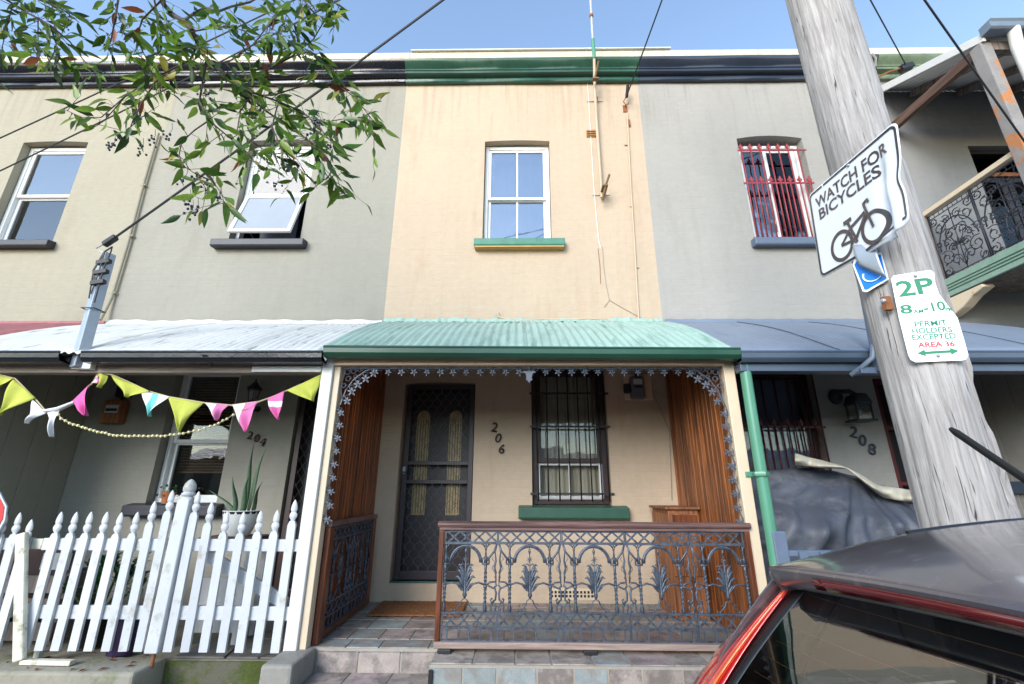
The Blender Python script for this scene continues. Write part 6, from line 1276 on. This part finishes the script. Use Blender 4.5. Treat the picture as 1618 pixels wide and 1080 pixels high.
# ================================================================ overhanging tree
tr = thing('street_tree', 'evergreen street tree whose leafy berry-laden branches hang in front of the black cornice', 'tree', (-3.45, -3.9, .1))
MB().tube([(-3.45, -3.9, -.05), (-3.42, -3.88, .8), (-3.5, -3.85, 1.8), (-3.4, -3.8, 2.8), (-3.25, -3.75, 3.6), (-3.0, -3.7, 4.3)], [.17, .135, .12, .11, .095, .08], 14).build('trunk', 'bark', tr, smooth=True)
TW = [  # pixel path, depth plane, start and end radius, leaf count
 ([(250, -60), (258, 5), (272, 22), (290, 33), (303, 47), (312, 68), (322, 88), (340, 104), (357, 118), (372, 130)], -3.35, .016, .008, 6),
 ([(290, 33), (305, 22), (325, 12), (345, 18), (365, 10), (395, 3), (420, -12)], -3.3, .009, .005, 12),
 ([(345, 108), (370, 132), (400, 146), (440, 160), (475, 175), (500, 195), (520, 220), (540, 235)], -3.35, .007, .002, 30),
 ([(357, 118), (390, 150), (420, 175), (450, 195), (480, 215), (500, 240), (515, 275), (530, 292)], -3.3, .006, .002, 30),
 ([(326, 95), (320, 130), (315, 160), (330, 190), (360, 215), (390, 240), (412, 268)], -3.45, .006, .002, 26),
 ([(312, 70), (300, 95), (270, 110), (245, 130), (225, 160), (210, 190), (200, 218)], -3.4, .006, .002, 22),
 ([(270, 110), (240, 125), (200, 150), (165, 190), (150, 200)], -3.35, .004, .002, 12),
 ([(200, 150), (160, 185), (130, 185), (100, 172)], -3.35, .003, .0015, 8),
 ([(330, 190), (308, 205), (287, 224), (283, 245), (290, 262), (310, 275), (325, 297), (322, 322)], -3.4, .004, .0015, 16),
 ([(310, 275), (335, 285), (350, 305), (355, 325)], -3.4, .003, .0015, 10),
 ([(390, 150), (430, 150), (480, 135), (530, 132), (560, 152), (580, 178), (600, 205)], -3.25, .005, .002, 30),
 ([(372, 130), (420, 110), (460, 90), (495, 62), (520, 20), (530, 0)], -3.3, .006, .002, 30),
 ([(460, 90), (490, 80), (515, 100), (545, 120)], -3.3, .004, .002, 14),
 ([(255, 0), (225, 30), (215, 60), (230, 90), (240, 118)], -3.4, .005, .002, 26),
 ([(190, -20), (182, 30), (175, 65), (165, 80)], -3.3, .006, .002, 22),
 ([(-20, -20), (40, 18), (80, 40), (110, 65), (130, 92), (155, 118)], -3.3, .007, .002, 26),
 ([(20, 6), (10, 45), (0, 90)], -3.25, .004, .002, 16), ([(60, 28), (60, 60), (62, 90)], -3.3, .004, .002, 18), ([(80, 40), (90, 75), (70, 110)], -3.35, .004, .002, 16), ([(10, -10), (50, -5), (100, 15), (125, 35)], -3.2, .005, .002, 22),
 ([(410, -20), (445, 12), (465, 40), (470, 65)], -3.3, .005, .002, 20), ([(465, -20), (490, 12), (512, 38)], -3.2, .005, .002, 20), ([(500, -25), (520, -5), (535, 10)], -3.2, .004, .002, 10),
 ([(240, -20), (250, 30), (272, 62), (290, 85)], -3.45, .005, .002, 24),
 ([(500, 195), (540, 188), (570, 185), (592, 212)], -3.3, .003, .0015, 18), ([(480, 215), (515, 245), (530, 270), (538, 300)], -3.35, .003, .0015, 16),
 ([(440, 160), (430, 200), (445, 235), (470, 262), (492, 285)], -3.35, .004, .0015, 18), ([(400, 146), (380, 175), (375, 205), (400, 225), (440, 250)], -3.4, .004, .0015, 18),
 ([(330, 105), (365, 95), (400, 70), (420, 45), (440, 20)], -3.5, .005, .002, 22), ([(300, 50), (330, 45), (360, 40), (390, 50)], -3.45, .004, .002, 16), ([(230, 90), (260, 80), (300, 75), (335, 75)], -3.5, .004, .002, 18)]
limbs = MB(); twigs = MB(); leaves = []; rq = random.Random(17)
limbs.tube([(-3.05, -3.72, 4.2), (-2.7, -3.6, 4.75), (-2.3, -3.45, 4.85), onY(250, -60, -3.35)], [.07, .045, .03, .016], 8)
limbs.tube([(-2.9, -3.68, 4.5), (-2.5, -3.5, 5.1), (-1.8, -3.35, 5.2), (-1.2, -3.3, 4.8), onY(420, -12, -3.3)], [.05, .03, .022, .012, .006], 6)
limbs.tube([(-3.2, -3.72, 3.9), (-3.15, -3.5, 4.4), onY(-20, -20, -3.3)], [.04, .02, .008], 6)
for a in ((190, -20), (240, -20), (410, -20), (465, -20), (500, -25), (10, -10)):
    e = onY(*a, -3.3); src = Vector((-2.3, -3.45, 4.9)) if a[0] < 300 else Vector((-1.6, -3.33, 5.1))
    limbs.tube([src, (src+e)/2+Vector((0, 0, .15)), e], [.02, .012, .005], 5)
for path, Y, ra, rb, nl in TW:
    P3 = [onY(a, b, Y+.10*math.sin(i*1.3+a*.02)) for i, (a, b) in enumerate(path)]
    twigs.tube(P3, [ra+(rb-ra)*i/(len(P3)-1) for i in range(len(P3))], 5)
    L = [(b-a).length for a, b in zip(P3, P3[1:])]; tot = sum(L)
    nl = int(nl*1.45)
    for k in range(nl):
        t = tot*(.12+.88*(k+rq.random())/nl); i = 0
        while i < len(L)-1 and t > L[i]: t -= L[i]; i += 1
        p = P3[i].lerp(P3[i+1], min(1, t/L[i])); d = (P3[i+1]-P3[i]).normalized()
        out = Vector((rq.gauss(0, 1), rq.gauss(0, .8), rq.gauss(-.15, .8))).normalized()
        ld = (d*.9+out*.8+Vector((0, 0, -.12))).normalized()
        st_ = p+out*rq.uniform(0, .05)
        if (st_-p).length > .012: twigs.tube([p, st_], .0014, 3)
        leaves.append((st_, ld, rq.uniform(.068, .125)))
    for k in range(max(1, nl//6)):                                      # bare side twigs
        i = rq.randrange(len(L)); p = P3[i].lerp(P3[i+1], rq.random()); out = Vector((rq.gauss(0, 1), rq.gauss(0, .6), rq.gauss(-.3, .8))).normalized()
        e = p+out*rq.uniform(.06, .2); twigs.tube([p, (p+e)/2+Vector((0, 0, .012)), e], [.0022, .0016, .001], 3)
        for j in range(3): leaves.append((p.lerp(e, .4+.3*j), (out+Vector((rq.gauss(0, .6), rq.gauss(0, .6), rq.gauss(-.2, .6)))).normalized(), rq.uniform(.06, .105)))
limbs.build('limb', 'bark', tr, smooth=True); stuff(twigs.build('twigs', 'bark', tr))
def leaf_geo(curl, wave):
    mb = MB(); prof = [(0, .0), (.12, .09), (.32, .165), (.52, .16), (.72, .11), (.9, .045), (1, 0.004)]; vs = []
    for s, w in prof:
        z = -curl*s*s+wave*math.sin(s*6)*.03
        vs += [(-w*.86, s, z+w*.28), (0, s, z), (w*.86, s, z+w*.28)]
    fs = []
    for i in range(len(prof)-1):
        for j in range(2): fs.append((i*3+j, i*3+j+1, i*3+3+j+1, i*3+3+j))
    mb.add(vs, fs); return mb
LG = [leaf_geo(c, w) for c, w in ((.05, 0), (.2, 1), (.35, .5), (.1, -1))]
LM = {}
for k in range(4):
    for m in ('leaf_a', 'leaf_b', 'leaf_c', 'leaf_d', 'leaf_brown', 'leaf_yellow'): LM[k, m] = LG[k].mesh('leaf', m, True)
def leaf_mtx(p, d, s):
    rf = Vector((rq.gauss(0, 1), rq.gauss(0, 1), rq.gauss(.7, 1))).normalized(); x = d.cross(rf)
    x = x.normalized() if x.length > .05 else Vector((1, 0, 0)); z = x.cross(d)
    m = Matrix((x, d, z)).transposed().to_4x4(); m.translation = p; return m @ Matrix.Scale(s, 4)
leaves.sort(key=lambda l: -l[2]/(l[0]-CAM).length)
rest = {}
for i, (p, d, s) in enumerate(leaves):
    r = rq.random(); m = 'leaf_a' if r < .36 else 'leaf_b' if r < .62 else 'leaf_c' if r < .80 else 'leaf_d' if r < .955 else 'leaf_brown' if r < .975 else 'leaf_yellow'
    k = rq.randrange(4); mt = leaf_mtx(p, d, s)
    if i < 300: link('leaf', LM[k, m], tr, mt)
    else: rest.setdefault(m, MB()).add([mt @ Vector(v) for v in LG[k].v], LG[k].f)
for m, mb in rest.items(): stuff(mb.build('foliage', m, tr, smooth=True))
# the crown over the trunk, out of the picture
cr_ = MB()
for k in range(1500):
    a = rq.uniform(0, 6.28); rr = rq.random()**.5*1.25; z = 4.9+rq.gauss(0, .45)+.3; p = Vector((-3.7+rr*math.cos(a), -4.1+rr*math.sin(a)*.9, z))
    mt = leaf_mtx(p, Vector((rq.gauss(0, 1), rq.gauss(0, 1), rq.gauss(-.3, .7))).normalized(), rq.uniform(.07, .11)); g = LG[k % 4]; cr_.add([mt @ Vector(v) for v in g.v], g.f)
stuff(cr_.build('crown', 'leaf_b', tr, smooth=True))
be = MB()
for (a, b) in ((176, 232), (180, 226), (221, 236), (217, 195), (267, 212), (240, 222), (291, 281), (296, 318), (308, 332), (322, 292), (345, 312), (318, 142), (500, 190), (493, 205), (526, 230), (450, 262), (436, 292), (108, 35), (300, 335), (505, 196), (330, 150), (455, 45)):
    for k in range(7): c = onY(a+rq.gauss(0, 5), b+rq.gauss(0, 5), -3.38+rq.gauss(0, .02)); be.ball(c, rq.uniform(.005, .0075), 6)
    p = onY(a, b, -3.38); be.tube([p+Vector((0, 0, .07)), p+Vector((.01, 0, .03)), p], .0013, 3)
stuff(be.build('berries', 'berry', tr, smooth=True))
# ================================================================ houses over the road: unseen, added so the windows have something to reflect
op = thing('unseen_house_row', 'unseen row of houses, added across the road for the windows to reflect', 'building', (0, -24, 0))
for i, (a, b, hh, m) in enumerate([(-33+i*6, -27+i*6, 3.2+.3*(i*7%3)/2, ('opp_brick', 'stucco_204', 'stucco_202')[i*5%3]) for i in range(11)]):
    w_ = MB().box(a, b-.01, -30, -24, 0, hh).build('wall', m, op)
    MB().prism([(-23.7, hh), (-30, hh), (-27, hh+.9)], a, b-.012, 'X').build('roof', 'roof_slate', op)
    for xx in (a+.6, a+2.7):
        for z in (1.2,): MB().box(xx, xx+1.1, -24.03, -23.98, z, z+1.5).build('window', 'gloss_navy', w_)
structure(MB().box(-60, 60, -24.2, -20, -.2, .1).build('footpath', 'footpath'))
# ================================================================ parked car
CARM = Matrix.Translation((.815, -4.33, 0)) @ Matrix.Rotation(R(12), 4, 'Z')
car = thing('parked_car', 'dark brown-grey hatchback parked at the kerb, rear window and roof spoiler showing', 'car', (2.6, -3.95, 0))
def cb_(mb, name, m, par=None, smooth=True, bevel=0, solid=0):
    o = mb.build(name, m, None, smooth=smooth, bevel=bevel, solid=solid); o.matrix_basis = CARM.copy(); p = par or car; o.parent = p; o.matrix_parent_inverse = wm(p).inverted(); return o
ZC = [(0, 1.425), (.10, 1.452), (.3, 1.49), (.6, 1.522), (1.0, 1.545), (1.5, 1.545), (1.9, 1.52), (2.2, 1.475)]
def sm(T, x):
    """smooth table lookup"""
    i = 0
    while i < len(T)-2 and x > T[i+1][0]: i += 1
    p1, p2 = T[i], T[i+1]; p0 = T[max(i-1, 0)]; p3 = T[min(i+2, len(T)-1)]; h = p2[0]-p1[0]; t = min(max((x-p1[0])/h, 0), 1)
    m1 = (p2[1]-p0[1])/(p2[0]-p0[0]) if p2[0] != p0[0] else 0; m2 = (p3[1]-p1[1])/(p3[0]-p1[0]) if p3[0] != p1[0] else 0
    return (2*t**3-3*t**2+1)*p1[1]+(t**3-2*t**2+t)*h*m1+(-2*t**3+3*t**2)*p2[1]+(t**3-t**2)*h*m2
def roofp(x, q):
    """q from -1 to 1 across the roof"""
    hw = .58+.025*min(1, x/.5)-.04*max(0, x-1.6); z = sm(ZC, x)-.026*q*q-.045*max(0, (abs(q)-.8)/.2)**2*min(1, x/.3)
    return (x+.02*q*q*max(0, 1-x/.3), hw*q, z)
cb_(MB().grid(lambda u, v: roofp(2.2*u**1.3, -1+2*v), 44, 36), 'roof', 'car_paint', solid=.004)
for s in (-1, 1): cb_(MB().tube([Vector(roofp(.45+1.6*i/12, s*.86))+Vector((0, 0, .004)) for i in range(13)], .006, 6), 'roof_seam', 'car_black')
sp_ = MB()
def spf(u, v):
    q = -1+2*u; x, y, z = roofp(0, q)
    P_ = [(0, 0), (-.005, -.006), (-.002, -.014), (.012, -.040), (.03, -.052), (.10, -.055)]; i = min(int(v*5+.001), 5); a = P_[i]; return (x+a[0], y, z+a[1])
cb_(sp_.grid(spf, 40, 5), 'spoiler', 'car_paint')
for s in (-1, 1):
    e = Vector(roofp(0, s)); cb_(MB().add([e, e+Vector((.16, 0, .02)), e+Vector((.16, 0, -.06)), e+Vector((.03, 0, -.06)), e+Vector((-.005, 0, -.02))], [(0, 1, 2, 3, 4)]), 'spoiler_end', 'car_paint', solid=.006)
bl_ = MB().grid(lambda u, v: (lambda q: (roofp(0, q)[0]-.006+.013*v, roofp(0, q)[1], roofp(0, q)[2]-.016-.024*v))(-.72+1.44*u), 24, 1); cb_(bl_, 'brake_light', 'lens_dark', solid=.004)
def rearp(q, t):
    """rear face below the spoiler: q across, t from glass top (0) down to the belt (1)"""
    hw = .60+.12*t; x = .10-.44*t+.10*t*t+.04*q*q; z = 1.375-.40*t; return (x, hw*q, z)
cb_(MB().grid(lambda u, v: rearp(-.90+1.8*u, v*.92), 20, 10), 'rear_window', 'car_glass')
for s in (-1, 1):
    cb_(MB().grid(lambda u, v: (lambda r_: (r_[0]+.002, r_[1], r_[2]))(rearp(s*(.90+.07*u), v)), 2, 10), 'window_seal', 'car_black', solid=.003)
    tl = None
    for k, (qa, qb, m, lift) in enumerate(((.965, 1.0, 'lens_red', .004), (1.0, 1.035, 'lens_orange', .008), (1.035, 1.06, 'lens_red', .010), (1.06, 1.10, 'lens_edge', .006), (1.10, 1.22, 'lens_red', -.004))):
        g_ = MB().grid(lambda u, v: (lambda tt, qq: (rearp(s*qq, tt)[0]+.03*max(0, qq-1.0)*8-lift, rearp(s*min(qq, 1.25), tt)[1], rearp(s*qq, tt)[2]))(.04+1.25*v, 1.0+(qa-1.0+(qb-qa)*u)*(.25+1.1*min(1, v*1.7))), 3, 22)
        o = cb_(g_, 'tail_light' if k == 0 else 'lens_band', m, tl, solid=.004); tl = tl or o
    # quarter panel, cantrail and side glass
    def side(u, v, s=s):
        x = .06+2.1*u; a = Vector(roofp(x, s)); b = Vector((x-.20*(1-u)*(1 if u < .2 else max(0, 1-(u-.2)*3))+.75*max(0, u-.55), s*(.79+.055*min(1, u/.2)), .99)); return a.lerp(b, v)+Vector((0, s*.03*math.sin(math.pi*v), 0))
    cb_(MB().grid(lambda u, v: side(u*.16, v), 6, 8), 'rear_pillar', 'car_paint', solid=.004)
    for a, b in ((.17, .44), (.48, .94)): cb_(MB().grid(lambda u, v: side(a+(b-a)*u, .06+.9*v), 10, 8), 'side_window', 'car_glass')
    for a, b in ((.16, .17), (.44, .48), (.94, 1.0)): cb_(MB().grid(lambda u, v: side(a+(b-a)*u, v), 2, 8), 'pillar', 'car_black', solid=.006)
    cb_(MB().grid(lambda u, v: side(.17+.77*u, .06*v), 20, 1), 'cantrail', 'car_black', solid=.004); cb_(MB().grid(lambda u, v: side(.17+.77*u, .96+.04*v), 20, 1), 'belt_trim', 'car_black', solid=.004)
cb_(MB().grid(lambda u, v: (lambda t, q: (2.2+.72*t+.06*(1-q*q), (.57+.2*t)*q, 1.46-.02*q*q-.47*t))(v, -1+2*u), 16, 8), 'windscreen', 'car_glass')
# lower body as a loft
ST = [(-.36, .50, .42, .62), (-.37, .68, .36, .72), (-.33, .74, .30, .88), (-.25, .78, .24, .96), (0, .83, .22, .985), (.6, .89, .20, .99), (1.6, .90, .20, .985), (2.3, .90, .20, .98), (2.9, .89, .20, .975), (3.3, .88, .22, .93), (3.65, .85, .25, .86), (3.85, .76, .28, .78), (3.95, .55, .32, .70)]
lo = MB(); ring = 14
for (x, w, zb, zt) in ST:
    pr2 = [(w*.90, zb), (w*.99, zb+.10), (w, zb+(zt-zb)*.4), (w*.985, zb+(zt-zb)*.62), (w*.975, zb+(zt-zb)*.8), (w*.95, zt-.03), (w*.93, zt)]
    lo.v += [(x, y, z) for y, z in pr2]+[(x, -y, z) for y, z in pr2[::-1]]
n = len(ST)
for i in range(n-1):
    for k in range(ring):
        if k == 6 and 3 <= i < 8: continue                                # open cabin between the belts
        lo.f.append((i*ring+k, i*ring+(k+1) % ring, (i+1)*ring+(k+1) % ring, (i+1)*ring+k))
lo.f += [tuple(range(ring)), tuple(range((n-1)*ring, n*ring))]
ob_ = cb_(lo, 'body', 'car_paint'); md = ob_.modifiers.new('smooth', 'SUBSURF'); md.levels = md.render_levels = 2
cb_(MB().grid(lambda u, v: (-.33+.16*v, -.72+1.44*u, .93+.05*v), 8, 3), 'tailgate_ledge', 'car_black', solid=.004)
for x, s in ((.55, 1), (.55, -1), (3.15, 1), (3.15, -1)):
    w_ = MB(); w_.lathe([(.20, -.1), (.29, -.1), (.325, -.08), (.325, .08), (.29, .1), (.20, .1)], (0, 0, 0), 28)
    o = cb_(w_, 'wheel', 'rubber'); o.matrix_basis = CARM @ Matrix.Translation((x, s*.80, .325)) @ Matrix.Rotation(R(90), 4, 'X')
    r_ = MB(); r_.lathe([(.001, -.02), (.06, .0), (.19, .03), (.205, .105), (.2, -.1), (.001, -.1)], (0, 0, 0), 20); o2 = r_.build('rim', 'rim', None, smooth=True); o2.matrix_basis = CARM @ Matrix.Translation((x, s*.80, .325)) @ Matrix.Rotation(R(-90*s), 4, 'X'); o2.parent = o; o2.matrix_parent_inverse = wm(o).inverted()
# cabin
cb_(MB().box(.0, 2.3, -.78, .78, .42, .50), 'cabin_floor', 'car_seat'); cb_(MB().grid(lambda u, v: (lambda p: (p[0], p[1]*.97, p[2]-.03))(roofp(.1+2.0*u, -1+2*v)), 12, 10), 'headlining', 'car_trim')
cb_(MB().grid(lambda u, v: (.52-.14*v, -.66+1.32*u, .55+.52*v-.03*math.sin(u*math.pi*3)**2*v), 18, 6), 'rear_seat', 'car_trim', solid=.12)
for yy in (-.36, .34): cb_(MB().box(.40, .50, yy-.15, yy+.15, 1.12, 1.33), 'headrest', 'car_seat', bevel=.05)
for yy in (-.38, .38): cb_(MB().box(1.35, 1.5, yy-.24, yy+.24, .55, 1.10), 'front_seat', 'car_seat', bevel=.05); cb_(MB().box(1.36, 1.46, yy-.13, yy+.13, 1.12, 1.30), 'headrest', 'car_seat', bevel=.04)
cb_(MB().box(2.25, 2.6, -.72, .72, .7, .98), 'dashboard', 'car_seat', bevel=.05)
ht = MB()
for k in range(9): ht.tube([Vector(rearp(-.86+1.72*i/16, .10+.09*k))+Vector((.004, 0, 0)) for i in range(17)], .0009, 3)
cb_(ht, 'heating_lines', 'heater')
tipA = onY(1502, 677, -4.3); bas = CARM @ Vector((.36, .02, 1.50))
dirA = (tipA-bas)
o = MB().tube([bas, bas+dirA*.3, bas+dirA*.97, tipA], [.012, .0085, .0065, .004], 8).build('roof_aerial', 'rubber', car, smooth=True)
ab_ = MB().lathe([(.035, -.012), (.03, .012), (.012, .02), (.001, .022)], tuple(bas), 12).build('aerial_base', 'rubber', car, smooth=True)
